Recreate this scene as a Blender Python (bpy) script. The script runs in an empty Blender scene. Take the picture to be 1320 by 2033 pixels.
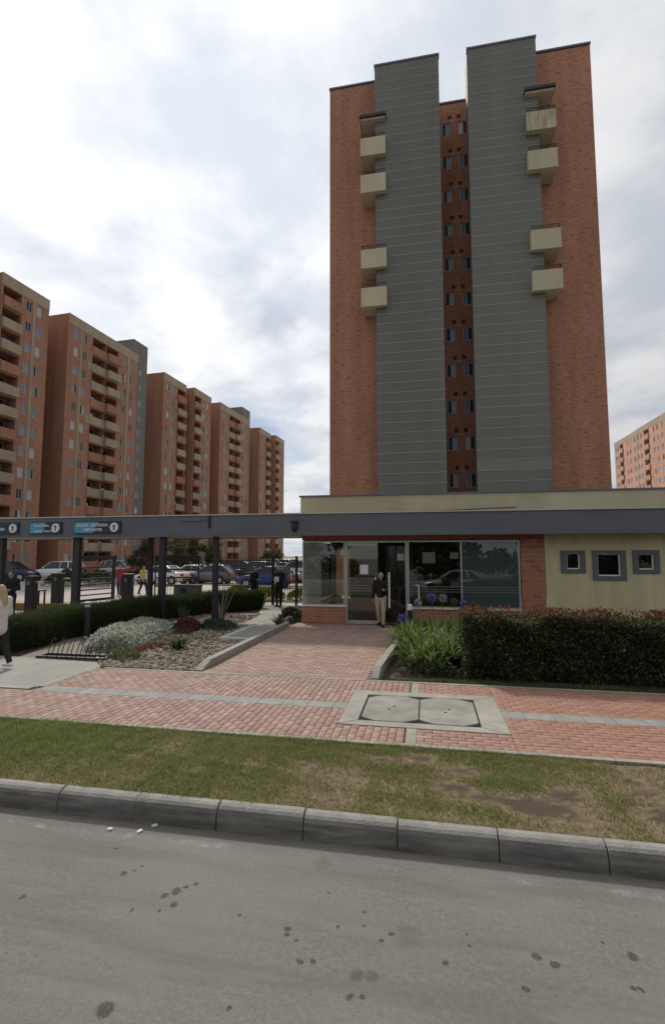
import bpy, math, random
import numpy as np
from mathutils import Vector, Matrix
rng = random.Random(7)
R = math.radians
scene = bpy.context.scene
COL = scene.collection

# ------------------------------------------------------------------ camera
cam_d = bpy.data.cameras.new('camera')
cam_d.sensor_fit = 'VERTICAL'; cam_d.sensor_height = 24.0; cam_d.lens = 980.0 / 2033.0 * 24.0
cam_d.clip_start = 0.05; cam_d.clip_end = 3000
cam = bpy.data.objects.new('camera', cam_d); COL.objects.link(cam)
cam.location = (0, 0, 2.45); cam.rotation_euler = (R(90 + 5.02), 0, R(10.8))
scene.camera = cam

# ------------------------------------------------------------------ world, sun, exposure
SUN_AZ, SUN_EL = 34.0, 42.0            # degrees left of +Y, above the horizon
S = Vector((-math.sin(R(SUN_AZ)) * math.cos(R(SUN_EL)), math.cos(R(SUN_AZ)) * math.cos(R(SUN_EL)), math.sin(R(SUN_EL))))
world = bpy.data.worlds.new('World'); scene.world = world; world.use_nodes = True
wn, wl = world.node_tree.nodes, world.node_tree.links
wn.clear()


def wnode(t, **kw):
    n = wn.new(t)
    for k, v in kw.items(): setattr(n, k, v)
    return n


def wmath(op, a, b=None, clamp=False):
    n = wnode('ShaderNodeMath', operation=op, use_clamp=clamp)
    for i, v in enumerate((a, b)):
        if v is None: continue
        if isinstance(v, (int, float)): n.inputs[i].default_value = v
        else: wl.new(v, n.inputs[i])
    return n.outputs[0]


def wmix(f, a, b):
    n = wnode('ShaderNodeMix', data_type='RGBA')
    for s, v in ((n.inputs[0], f), (n.inputs[6], a), (n.inputs[7], b)):
        if isinstance(v, (int, float)): s.default_value = v
        elif isinstance(v, tuple): s.default_value = (*v, 1)
        else: wl.new(v, s)
    return n.outputs[2]


def wrange(v, a, b, c=0.0, d=1.0, smooth=True):
    n = wnode('ShaderNodeMapRange', interpolation_type='SMOOTHSTEP' if smooth else 'LINEAR')
    wl.new(v, n.inputs[0])
    for i, x in enumerate((a, b, c, d)): n.inputs[i + 1].default_value = x
    return n.outputs[0]


sky = wnode('ShaderNodeTexSky', sky_type='NISHITA', sun_disc=False, sun_elevation=R(SUN_EL), sun_rotation=R(-SUN_AZ))
sky.air_density = 1.0; sky.dust_density = 1.2; sky.altitude = 2500
skyc = wnode('ShaderNodeVectorMath', operation='SCALE'); wl.new(sky.outputs[0], skyc.inputs[0]); skyc.inputs['Scale'].default_value = 0.085
tc = wnode('ShaderNodeTexCoord')
sep = wnode('ShaderNodeSeparateXYZ'); wl.new(tc.outputs['Generated'], sep.inputs[0])
den = wmath('ADD', wmath('MAXIMUM', sep.outputs[2], 0.0), 0.22)
px = wmath('DIVIDE', sep.outputs[0], den); py = wmath('DIVIDE', sep.outputs[1], den)
comb = wnode('ShaderNodeCombineXYZ'); wl.new(px, comb.inputs[0]); wl.new(py, comb.inputs[1])


def wnoise(scale, detail, rough, off, dist=0.0):
    m = wnode('ShaderNodeVectorMath', operation='ADD'); wl.new(comb.outputs[0], m.inputs[0]); m.inputs[1].default_value = off
    n = wnode('ShaderNodeTexNoise'); wl.new(m.outputs[0], n.inputs['Vector'])
    n.inputs['Scale'].default_value = scale; n.inputs['Detail'].default_value = detail
    n.inputs['Roughness'].default_value = rough; n.inputs['Distortion'].default_value = dist
    return n.outputs[0]


n1 = wnoise(2.3, 11, 0.56, (3.1, 1.7, 0), 0.15)
n2 = wnoise(0.9, 8, 0.55, (2.2, 21.0, 0), 0.2)
dot = wnode('ShaderNodeVectorMath', operation='DOT_PRODUCT'); wl.new(tc.outputs['Generated'], dot.inputs[0]); dot.inputs[1].default_value = S
glow = wmath('POWER', wmath('MAXIMUM', dot.outputs['Value'], 0.0), 3.0)
body = wrange(n1, 0.36, 0.62)
cloud = wmix(body, (0.635, 0.68, 0.75), (0.91, 0.917, 0.93))
gain = wmath('ADD', wmath('MULTIPLY', glow, 0.58), 0.67)
cl = wnode('ShaderNodeVectorMath', operation='SCALE'); wl.new(cloud, cl.inputs[0]); wl.new(gain, cl.inputs['Scale'])
cover = wrange(n2, 0.30, 0.46, 0.25, 1.0)
skymix = wmix(cover, skyc.outputs[0], cl.outputs[0])
bg = wnode('ShaderNodeBackground'); wl.new(skymix, bg.inputs[0]); bg.inputs[1].default_value = 1.0
wo = wnode('ShaderNodeOutputWorld'); wl.new(bg.outputs[0], wo.inputs[0])

sun_d = bpy.data.lights.new('sun', 'SUN'); sun_d.energy = 2.7; sun_d.angle = R(5.0); sun_d.color = (1.0, 0.95, 0.87)
sun = bpy.data.objects.new('sun', sun_d); COL.objects.link(sun)
sun.rotation_euler = (-S).to_track_quat('-Z', 'Y').to_euler(); sun.location = S * 100

vs = scene.view_settings
vs.view_transform = 'Standard'; vs.look = 'None'; vs.exposure = 0.0; vs.gamma = 1.0; vs.use_curve_mapping = False

# ------------------------------------------------------------------ materials
MATS = {}


def newmat(name):
    m = bpy.data.materials.new(name); m.use_nodes = True
    nt = m.node_tree
    return m, nt, nt.nodes['Principled BSDF']


def rgba(c): return (c[0], c[1], c[2], 1)


def tint(c, k): return (min(c[0] * k, 1), min(c[1] * k, 1), min(c[2] * k, 1), 1)


def mk(name, c, rough=0.8, var=0.15, scale=3.0, bump=0.0, bscale=40.0, metal=0.0, stretch=None, var2=None, scale2=0.4, spec=0.5):
    """plain surface with two octaves of tone variation and optional fine relief"""
    m, nt, b = newmat(name); N, L = nt.nodes, nt.links
    t = N.new('ShaderNodeTexCoord'); src = t.outputs['Object']
    if stretch:
        mp = N.new('ShaderNodeMapping'); mp.inputs['Scale'].default_value = stretch; L.new(src, mp.inputs[0]); v = mp.outputs[0]
    else: v = src
    n = N.new('ShaderNodeTexNoise'); L.new(v, n.inputs['Vector']); n.inputs['Scale'].default_value = scale; n.inputs['Detail'].default_value = 6
    rp = N.new('ShaderNodeMapRange'); L.new(n.outputs[0], rp.inputs[0]); rp.inputs[1].default_value = .3; rp.inputs[2].default_value = .7
    mx = N.new('ShaderNodeMix'); mx.data_type = 'RGBA'; L.new(rp.outputs[0], mx.inputs[0])
    mx.inputs[6].default_value = tint(c, 1 - var); mx.inputs[7].default_value = tint(c, 1 + var); out = mx.outputs[2]
    if var2:
        n2_ = N.new('ShaderNodeTexNoise'); L.new(v, n2_.inputs['Vector']); n2_.inputs['Scale'].default_value = scale2; n2_.inputs['Detail'].default_value = 4
        rp2 = N.new('ShaderNodeMapRange'); L.new(n2_.outputs[0], rp2.inputs[0]); rp2.inputs[1].default_value = .3; rp2.inputs[2].default_value = .7
        rp2.inputs[3].default_value = 1 - var2; rp2.inputs[4].default_value = 1 + var2
        sc = N.new('ShaderNodeVectorMath'); sc.operation = 'SCALE'; L.new(out, sc.inputs[0]); L.new(rp2.outputs[0], sc.inputs['Scale']); out = sc.outputs[0]
    L.new(out, b.inputs['Base Color'])
    b.inputs['Roughness'].default_value = rough; b.inputs['Metallic'].default_value = metal; b.inputs['Specular IOR Level'].default_value = spec
    if bump:
        nb = N.new('ShaderNodeTexNoise'); L.new(src, nb.inputs['Vector']); nb.inputs['Scale'].default_value = bscale; nb.inputs['Detail'].default_value = 5
        bp = N.new('ShaderNodeBump'); bp.inputs['Strength'].default_value = bump; bp.inputs['Distance'].default_value = 0.02
        L.new(nb.outputs[0], bp.inputs['Height']); L.new(bp.outputs[0], b.inputs['Normal'])
    MATS[name] = m
    return m


def mkbrick(name, c1, c2, mortar, bw=0.26, bh=0.078, ms=0.010, var=0.14, dash=.72):
    m, nt, b = newmat(name); N, L = nt.nodes, nt.links
    t = N.new('ShaderNodeTexCoord'); sp = N.new('ShaderNodeSeparateXYZ'); L.new(t.outputs['Object'], sp.inputs[0])
    ad = N.new('ShaderNodeMath'); ad.operation = 'ADD'; L.new(sp.outputs[0], ad.inputs[0]); L.new(sp.outputs[1], ad.inputs[1])
    cb = N.new('ShaderNodeCombineXYZ'); L.new(ad.outputs[0], cb.inputs[0]); L.new(sp.outputs[2], cb.inputs[1])
    br = N.new('ShaderNodeTexBrick'); L.new(cb.outputs[0], br.inputs['Vector'])
    br.inputs['Color1'].default_value = rgba(c1); br.inputs['Color2'].default_value = rgba(c2); br.inputs['Mortar'].default_value = rgba(mortar)
    br.inputs['Scale'].default_value = 1; br.inputs['Brick Width'].default_value = bw; br.inputs['Row Height'].default_value = bh
    br.inputs['Mortar Size'].default_value = ms; br.inputs['Bias'].default_value = -0.2
    mp = N.new('ShaderNodeMapping'); mp.inputs['Scale'].default_value = (1.6, 1.6, .22); L.new(t.outputs['Object'], mp.inputs[0])
    n = N.new('ShaderNodeTexNoise'); L.new(mp.outputs[0], n.inputs['Vector']); n.inputs['Scale'].default_value = .8; n.inputs['Detail'].default_value = 7
    r = N.new('ShaderNodeMapRange'); L.new(n.outputs[0], r.inputs[0]); r.inputs[1].default_value = .3; r.inputs[2].default_value = .7
    r.inputs[3].default_value = 1 - var; r.inputs[4].default_value = 1 + var
    # clusters of darker bricks
    nv = N.new('ShaderNodeTexNoise'); mp2 = N.new('ShaderNodeMapping'); mp2.inputs['Scale'].default_value = (1 / bw, 1 / bh, 1)
    L.new(cb.outputs[0], mp2.inputs[0]); L.new(mp2.outputs[0], nv.inputs['Vector']); nv.inputs['Scale'].default_value = 0.8; nv.inputs['Detail'].default_value = 3
    r3 = N.new('ShaderNodeMapRange'); L.new(nv.outputs[0], r3.inputs[0]); r3.inputs[1].default_value = .54; r3.inputs[2].default_value = .66
    r3.inputs[3].default_value = 1.0; r3.inputs[4].default_value = dash
    mm = N.new('ShaderNodeMath'); mm.operation = 'MULTIPLY'; L.new(r.outputs[0], mm.inputs[0]); L.new(r3.outputs[0], mm.inputs[1])
    sc = N.new('ShaderNodeVectorMath'); sc.operation = 'SCALE'; L.new(br.outputs[0], sc.inputs[0]); L.new(mm.outputs[0], sc.inputs['Scale'])
    L.new(sc.outputs[0], b.inputs['Base Color']); b.inputs['Roughness'].default_value = .88; b.inputs['Specular IOR Level'].default_value = .25
    MATS[name] = m
    return m


def mkattr(name, rough=0.6, spec=0.35, transl=0.0):
    m, nt, b = newmat(name); N, L = nt.nodes, nt.links
    a = N.new('ShaderNodeAttribute'); a.attribute_name = 'Col'; L.new(a.outputs['Color'], b.inputs['Base Color'])
    b.inputs['Roughness'].default_value = rough; b.inputs['Specular IOR Level'].default_value = spec
    if transl:
        tr = N.new('ShaderNodeBsdfTranslucent'); L.new(a.outputs['Color'], tr.inputs[0])
        mx = N.new('ShaderNodeMixShader'); mx.inputs[0].default_value = transl
        L.new(b.outputs[0], mx.inputs[1]); L.new(tr.outputs[0], mx.inputs[2]); L.new(mx.outputs[0], nt.nodes['Material Output'].inputs[0])
    MATS[name] = m
    return m


def mkglass(name, tintc=(0.75, 0.8, 0.78), rough=0.02, ior=1.55, through=1.0, body=(0.1, 0.12, 0.12)):
    """thin window glass: see-through (or half painted body) under a mirror-like coat weighted by Fresnel"""
    m, nt, b = newmat(name); N, L = nt.nodes, nt.links
    nt.nodes.remove(b)
    tr = N.new('ShaderNodeBsdfTransparent'); tr.inputs[0].default_value = rgba(tintc)
    df = N.new('ShaderNodeBsdfDiffuse'); df.inputs[0].default_value = rgba(body)
    m0 = N.new('ShaderNodeMixShader'); m0.inputs[0].default_value = through; L.new(df.outputs[0], m0.inputs[1]); L.new(tr.outputs[0], m0.inputs[2])
    gl = N.new('ShaderNodeBsdfGlossy'); gl.inputs['Roughness'].default_value = rough
    fr = N.new('ShaderNodeFresnel'); fr.inputs[0].default_value = ior
    mx = N.new('ShaderNodeMixShader'); L.new(fr.outputs[0], mx.inputs[0]); L.new(m0.outputs[0], mx.inputs[1]); L.new(gl.outputs[0], mx.inputs[2])
    L.new(mx.outputs[0], nt.nodes['Material Output'].inputs[0])
    MATS[name] = m
    return m


def kerb_material():
    """cast concrete; roadside face toned dark as painted shade, patchy with soot and tyre marks"""
    m = mk('concrete_kerb', (0.30, 0.285, 0.255), .9, .14, 7, .35, 45, var2=.12, scale2=1.3)
    nt = m.node_tree; N, L = nt.nodes, nt.links; b = N['Principled BSDF']; src = b.inputs['Base Color'].links[0].from_socket
    t = N.new('ShaderNodeTexCoord'); mp = N.new('ShaderNodeMapping'); mp.inputs['Scale'].default_value = (1.3, 6, 9); L.new(t.outputs['Object'], mp.inputs[0])
    n_ = N.new('ShaderNodeTexNoise'); L.new(mp.outputs[0], n_.inputs['Vector']); n_.inputs['Scale'].default_value = 1.6; n_.inputs['Detail'].default_value = 7
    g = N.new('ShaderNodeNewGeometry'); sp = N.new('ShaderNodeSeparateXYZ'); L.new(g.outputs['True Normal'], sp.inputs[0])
    r0 = N.new('ShaderNodeMapRange'); L.new(sp.outputs[1], r0.inputs[0]); r0.inputs[1].default_value = -.55; r0.inputs[2].default_value = -.9; r0.inputs[3].default_value = 0; r0.inputs[4].default_value = 1  # faces turned to the road: shade mixed into the colour together with grime
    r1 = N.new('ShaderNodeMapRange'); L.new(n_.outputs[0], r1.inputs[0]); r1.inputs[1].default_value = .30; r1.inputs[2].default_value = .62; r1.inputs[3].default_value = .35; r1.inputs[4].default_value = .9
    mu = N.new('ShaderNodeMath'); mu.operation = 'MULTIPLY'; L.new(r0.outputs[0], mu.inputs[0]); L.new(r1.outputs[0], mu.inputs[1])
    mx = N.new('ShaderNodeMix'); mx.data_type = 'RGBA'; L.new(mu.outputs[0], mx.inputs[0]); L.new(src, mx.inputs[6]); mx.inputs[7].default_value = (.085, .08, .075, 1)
    L.new(mx.outputs[2], b.inputs['Base Color'])


mkbrick('brick_tower', (0.445, 0.198, 0.120), (0.355, 0.148, 0.088), (0.39, 0.225, 0.155), ms=.013, dash=.62)
mkbrick('brick_row', (0.375, 0.185, 0.122), (0.315, 0.152, 0.099), (0.32, 0.195, 0.145))
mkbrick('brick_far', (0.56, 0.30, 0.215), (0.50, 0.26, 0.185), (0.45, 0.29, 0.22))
mk('clay_brick', (0.40, 0.170, 0.095), .85, .2, 6, .25, 60)
mk('clay_brick_dark', (0.34, 0.125, 0.07), .85, .2, 6, .25, 60)
mk('mortar', (0.46, 0.33, 0.23), .95, .15, 8, .2)
mk('lintel_brick', (0.30, 0.10, 0.06), .85, .2, 5)
mk('grey_cladding', (0.160, 0.158, 0.143), .75, .045, 3.0, .1, 30, stretch=(1.5, 1.5, .10), var2=.10, scale2=.25)
mk('grey_cladding_pale', (0.215, 0.205, 0.19), .75, .07, 1.2, .1, 30)
mk('grey_ledge', (0.30, 0.30, 0.272), .7, .1, 2)
mk('flashing', (0.16, 0.155, 0.22), .5, .1, 2, metal=.3)
mk('cream', (0.49, 0.435, 0.295), .8, .07, 1.5, .08, 30, stretch=(1, 1, .35), var2=.10)
mk('cream_wall', (0.60, 0.545, 0.325), .8, .09, 2.2, .12, 60, stretch=(1.6, 1.6, .3), var2=.08, scale2=.8)
mk('cream_old', (0.33, 0.268, 0.19), .85, .1, 1.5, 0, stretch=(1, 1, .3), var2=.12)
mk('cream_stained', (0.42, 0.375, 0.255), .85, .3, 2.2, 0, stretch=(3, 3, .35), var2=.15, scale2=.9)
mk('soffit', (0.52, 0.44, 0.33), .85, .06, 2)
mk('beam_blue', (0.130, 0.136, 0.162), .6, .10, 1.4, .05, 20, stretch=(.6, .6, 2), var2=.06)
mk('pale_trim', (0.55, 0.52, 0.46), .6, .1, 3)
mk('dark_metal', (0.018, 0.017, 0.022), .45, .15, 4)
mk('post_metal', (0.028, 0.024, 0.034), .5, .15, 3)
mk('rail_metal', (0.03, 0.028, 0.028), .5, .1, 4)
mk('aluminium', (0.50, 0.50, 0.49), .38, .06, 5, metal=.55)
mk('win_frame', (0.42, 0.43, 0.45), .5, .05, 5)
mk('white_panel', (0.80, 0.78, 0.73), .6, .04, 4)
mk('paper', (0.78, 0.78, 0.76), .8, .03, 10)
mk('window_grey', (0.13, 0.133, 0.15), .7, .07, 5)
mk('interior_wall', (0.17, 0.145, 0.11), .85, .08, 2)
mk('interior_dark', (0.09, 0.075, 0.06), .7, .15, 2)
mk('interior_floor', (0.07, 0.055, 0.048), .35, .12, 3)
mk('door_red', (0.13, 0.03, 0.025), .5, .1, 3)
mk('wood_bench', (0.22, 0.13, 0.07), .6, .2, 4)
mk('dark_void', (0.012, 0.012, 0.014), .6, .1, 4)
mk('pane_blue', (0.17, 0.22, 0.31), .06, .2, 1.2)
mk('pane_dark', (0.02, 0.022, 0.026), .07, .2, 1.2)
mk('pane_pale', (0.42, 0.43, 0.44), .22, .12, 2)  # curtained panes, and sky mirrored in glass painted as pale grey
mk('pane_grey', (0.17, 0.18, 0.185), .12, .15, 2)
mk('concrete', (0.30, 0.285, 0.245), .9, .10, 5, .2, 60, var2=.12, scale2=.9)
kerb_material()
mk('concrete_light', (0.335, 0.31, 0.265), .9, .12, 5, .25, 50, var2=.14, scale2=1.6)
mk('drive_concrete', (0.29, 0.275, 0.24), .9, .1, 1.5, .2, 40, var2=.14, scale2=.35)
mk('lot_concrete', (0.40, 0.36, 0.31), .9, .08, .6, var2=.10, scale2=.12)
mk('tile_grey', (0.27, 0.27, 0.245), .88, .12, 6, .2, 50, var2=.1, scale2=1.5)
mk('bed_sand', (0.19, 0.14, 0.11), .95, .2, 20, .3, 60)
mk('cover_grey', (0.275, 0.258, 0.222), .9, .14, 4, .3, 45, var2=.16, scale2=1.8)
mk('panel_pale', (0.52, 0.495, 0.43), .85, .08, 5, .15, 50)
mk('soil', (0.085, 0.06, 0.045), .95, .3, 9, .6, 30)
mk('gravel_bed', (0.22, 0.19, 0.145), .95, .3, 20, .6, 40)
mk('ground_mat', (0.22, 0.21, 0.18), .95, .15, .3)
mk('asphalt_lot', (0.16, 0.155, 0.15), .9, .1, 1)
mk('rubber', (0.02, 0.02, 0.021), .8, .1, 5)
mk('alloy', (0.42, 0.42, 0.43), .3, .1, 5, metal=.8)
mk('car_glass', (0.022, 0.027, 0.03), .05, .1, 3)
mk('lamp_clear', (0.65, 0.66, 0.68), .15, .05, 3)
mk('lamp_red', (0.42, 0.02, 0.02), .25, .05, 3)
mk('plate', (0.65, 0.52, 0.08), .5, .05, 3)
for nm, c in dict(white=(.72, .72, .71), silver=(.42, .43, .44), grey=(.15, .155, .165), black=(.015, .016, .02), navy=(.025, .04, .085),
                  blue=(.02, .05, .20), red=(.36, .03, .035), wine=(.16, .018, .03), teal=(.05, .09, .11)).items():
    mk('paint_' + nm, c, .22, .03, 2, metal=.25 if nm in ('silver', 'grey', 'navy') else 0)
mk('skin', (0.42, 0.25, 0.18), .6, .06, 12)
mk('hair_blond', (0.45, 0.33, 0.16), .6, .3, 60, stretch=(1, 1, .1))
mk('hair_dark', (0.02, 0.015, 0.013), .6, .2, 40)
mk('hair_grey', (0.5, 0.48, 0.46), .7, .2, 40)
mk('cloth_white', (0.62, 0.58, 0.53), .9, .08, 9, .3, 15)
mk('cloth_dark', (0.022, 0.02, 0.026), .9, .2, 9, .3, 15)
mk('cloth_black', (0.012, 0.012, 0.015), .9, .2, 9, .3, 15)
mk('cloth_khaki', (0.50, 0.40, 0.30), .9, .1, 9, .3, 15)
mk('cloth_red', (0.26, 0.035, 0.05), .9, .15, 9, .3, 15)
mk('cloth_yellow', (0.52, 0.38, 0.12), .9, .12, 9, .3, 15)
mk('cloth_jeans', (0.035, 0.04, 0.06), .9, .2, 12, .3, 15)
mk('cloth_pale_blue', (0.36, 0.42, 0.47), .9, .1, 9, .3, 15)
mk('shoe_white', (0.7, 0.7, 0.7), .6, .06, 9)
mk('sign_navy', (0.022, 0.03, 0.045), .4, .08, 5)
mk('sign_blue', (0.085, 0.33, 0.50), .4, .06, 5)
mk('sign_white', (0.75, 0.76, 0.77), .5, .03, 5)
mk('sticker_blue', (0.05, 0.10, 0.42), .5, .05, 5)
mk('ochre_kerb', (0.30, 0.17, 0.07), .85, .2, 3)
mk('orange', (0.5, 0.16, 0.04), .6, .1, 3)
mk('grey_box', (0.15, 0.16, 0.165), .6, .06, 3)
mk('bark', (0.11, 0.08, 0.06), .9, .25, 10, .5, 30)
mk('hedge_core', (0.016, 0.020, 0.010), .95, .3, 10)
mk('litter_white', (0.75, 0.75, 0.75), .8, .05, 10)
mkattr('leaf', .6, .3, .32)
mkattr('grass_blade', .65, .25, .4)
mkattr('pebble', .85, .3)
mkattr('turf_ground', .95, .1)
mkattr('paver', .88, .25)
mkglass('glass_clear', (0.86, 0.89, 0.87), .012, 1.75)
mkglass('glass_door', (0.95, 0.96, 0.95), .012, 1.25)
mkglass('glass_film', (0.45, 0.52, 0.52), .015, 1.95, .35, (0.10, 0.125, 0.13))
mkglass('glass_small', (0.35, 0.38, 0.38), .015, 1.7, .5, (0.012, 0.013, 0.014))


def lawn_material():
    m, nt, b = newmat('lawn'); N, L = nt.nodes, nt.links
    t = N.new('ShaderNodeTexCoord')
    n = N.new('ShaderNodeTexNoise'); L.new(t.outputs['Object'], n.inputs['Vector']); n.inputs['Scale'].default_value = 2.2; n.inputs['Detail'].default_value = 8
    cr = N.new('ShaderNodeValToRGB'); L.new(n.outputs[0], cr.inputs[0]); e = cr.color_ramp.elements
    e[0].position = .36; e[0].color = (0.13, 0.13, 0.05, 1); e[1].position = .66; e[1].color = (0.21, 0.165, 0.10, 1)
    L.new(cr.outputs[0], b.inputs['Base Color']); b.inputs['Roughness'].default_value = .95; b.inputs['Specular IOR Level'].default_value = .1
    nb = N.new('ShaderNodeTexNoise'); L.new(t.outputs['Object'], nb.inputs['Vector']); nb.inputs['Scale'].default_value = 60
    bp = N.new('ShaderNodeBump'); bp.inputs['Strength'].default_value = .8; bp.inputs['Distance'].default_value = .02
    L.new(nb.outputs[0], bp.inputs['Height']); L.new(bp.outputs[0], b.inputs['Normal'])
    MATS['lawn'] = m


lawn_material()


def road_material():
    """worn grey roadway: speckled aggregate, broad patches, oil drips and a scuffed pale line along the gutter"""
    m, nt, b = newmat('roadway'); N, L = nt.nodes, nt.links
    t = N.new('ShaderNodeTexCoord'); P = t.outputs['Object']

    def noise(scale, detail=5, rough=.55, vec=P):
        n = N.new('ShaderNodeTexNoise'); L.new(vec, n.inputs['Vector']); n.inputs['Scale'].default_value = scale
        n.inputs['Detail'].default_value = detail; n.inputs['Roughness'].default_value = rough; return n.outputs[0]

    def rng_(v, a, b_, c=0., d=1.):
        r = N.new('ShaderNodeMapRange'); r.interpolation_type = 'SMOOTHSTEP'; L.new(v, r.inputs[0])
        for i, x in enumerate((a, b_, c, d)): r.inputs[i + 1].default_value = x
        return r.outputs[0]

    def mth(op, a, b_):
        k = N.new('ShaderNodeMath'); k.operation = op
        for i, v in enumerate((a, b_)):
            if isinstance(v, (int, float)): k.inputs[i].default_value = v
            else: L.new(v, k.inputs[i])
        return k.outputs[0]

    def mix(f, a, b_):
        k = N.new('ShaderNodeMix'); k.data_type = 'RGBA'; L.new(f, k.inputs[0])
        for s, v in ((k.inputs[6], a), (k.inputs[7], b_)):
            if isinstance(v, tuple): s.default_value = (*v, 1)
            else: L.new(v, s)
        return k.outputs[2]

    base = mix(rng_(noise(.7, 6), .35, .65), (0.152, 0.145, 0.128), (0.192, 0.182, 0.161))
    base = mix(rng_(noise(.45, 3), .5, .68), base, (0.155, 0.134, 0.113))
    base = mix(rng_(noise(26, 6, .7), .38, .66), base, (0.205, 0.195, 0.174))
    base = mix(rng_(noise(90, 3), .54, .72, 0, .8), base, (0.235, 0.226, 0.205))
    base = mix(rng_(noise(75, 3), .56, .72, 0, .75), base, (0.075, 0.072, 0.067))
    mpx = N.new('ShaderNodeMapping'); mpx.inputs['Scale'].default_value = (.35, 2.4, 1); L.new(P, mpx.inputs[0])
    base = mix(rng_(noise(1.3, 6, .6, mpx.outputs[0]), .42, .66, 0, .55), base, (0.128, 0.120, 0.106))
    base = mix(rng_(noise(1.9, 5, .6, mpx.outputs[0]), .54, .72, 0, .5), base, (0.225, 0.212, 0.19))
    # darker soft blotches
    base = mix(rng_(mth('MULTIPLY', noise(5, 3), noise(1.1, 2)), .34, .46, 0, .22), base, (0.13, 0.122, 0.11))
    # drips of oil at the places where cars stand
    wob = N.new('ShaderNodeTexNoise'); L.new(P, wob.inputs['Vector']); wob.inputs['Scale'].default_value = 14; wob.inputs['Detail'].default_value = 3
    wv = N.new('ShaderNodeVectorMath'); wv.operation = 'SUBTRACT'; L.new(wob.outputs['Color'], wv.inputs[0]); wv.inputs[1].default_value = (.5, .5, .5)
    ws = N.new('ShaderNodeVectorMath'); ws.operation = 'SCALE'; L.new(wv.outputs[0], ws.inputs[0]); ws.inputs['Scale'].default_value = .05
    pw = N.new('ShaderNodeVectorMath'); pw.operation = 'ADD'; L.new(P, pw.inputs[0]); L.new(ws.outputs[0], pw.inputs[1])
    spots = [(-2.34, 3.67, .030), (-2.28, 3.72, .018), (-2.26, 3.78, .016), (-1.84, 3.56, .045), (-1.90, 3.50, .03), (-1.80, 3.62, .024), (-1.79, 3.43, .03),
             (-1.86, 3.36, .02), (-1.74, 3.66, .022), (-2.05, 3.32, .02), (-.94, 3.36, .028), (-.93, 3.31, .024), (-.46, 3.61, .017), (-.45, 3.48, .014),
             (-.33, 3.38, .022), (-.27, 3.45, .022), (-.62, 3.44, .016), (-.86, 3.28, .016), (-.72, 3.14, .024), (-.80, 3.12, .022),
             (.07, 3.28, .018), (.51, 3.17, .025), (.62, 3.43, .032), (.71, 3.39, .028), (1.19, 3.54, .035), (1.11, 3.29, .022), (1.15, 3.29, .02), (1.05, 3.62, .018),
             (-.47, 2.94, .024), (-.40, 2.95, .02), (-1.75, 2.62, .055), (.22, 3.44, .014), (.21, 3.53, .014), (-1.3, 3.42, .016), (-.75, 3.75, .014), (.35, 2.9, .02),
             (-2.9, 3.3, .025), (-2.6, 3.95, .018), (-.2, 2.7, .02), (.8, 3.0, .018), (-1.1, 2.75, .02)]
    acc = None
    for (sx, sy, sr) in spots:
        d = N.new('ShaderNodeVectorMath'); d.operation = 'DISTANCE'; L.new(pw.outputs[0], d.inputs[0]); d.inputs[1].default_value = (sx, sy, 0)
        v = rng_(d.outputs['Value'], sr * .65, sr * 1.15, .9, 0.)
        acc = v if acc is None else mth('MAXIMUM', acc, v)
    for (sx, sy, sr, k) in [(-.16, 3.44, .11, .28), (-.44, 3.09, .05, .6), (-.36, 3.095, .05, .55), (-.86, 4.08, .09, .3)]:
        d = N.new('ShaderNodeVectorMath'); d.operation = 'DISTANCE'; L.new(pw.outputs[0], d.inputs[0]); d.inputs[1].default_value = (sx, sy, 0)
        v = rng_(d.outputs['Value'], sr * .4, sr * 1.2, k, 0.)
        acc = mth('MAXIMUM', acc, v)
    acc = mth('MULTIPLY', acc, rng_(noise(60, 3), .25, .55, .35, 1.))
    base = mix(acc, base, (0.055, 0.052, 0.047))
    # pale scuffed paint line and dusty gutter
    sp = N.new('ShaderNodeSeparateXYZ'); L.new(P, sp.inputs[0]); y = sp.outputs[1]
    line = mth('MULTIPLY', rng_(y, 4.10, 4.14), rng_(y, 4.17, 4.21, 1, 0))
    line = mth('MULTIPLY', line, rng_(noise(3.5, 8, .7), .5, .72, 0, .5))
    base = mix(line, base, (0.42, 0.41, 0.38))
    gut = mth('MULTIPLY', rng_(y, 4.16, 4.36), rng_(noise(4, 5), .3, .6, .25, .8))
    base = mix(gut, base, (0.15, 0.13, 0.105))
    L.new(base, b.inputs['Base Color']); b.inputs['Roughness'].default_value = .88; b.inputs['Specular IOR Level'].default_value = .3
    bp = N.new('ShaderNodeBump'); bp.inputs['Strength'].default_value = .35; bp.inputs['Distance'].default_value = .006
    L.new(noise(140, 3), bp.inputs['Height']); L.new(bp.outputs[0], b.inputs['Normal'])
    MATS['roadway'] = m


road_material()

# ------------------------------------------------------------------ mesh helpers


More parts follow.
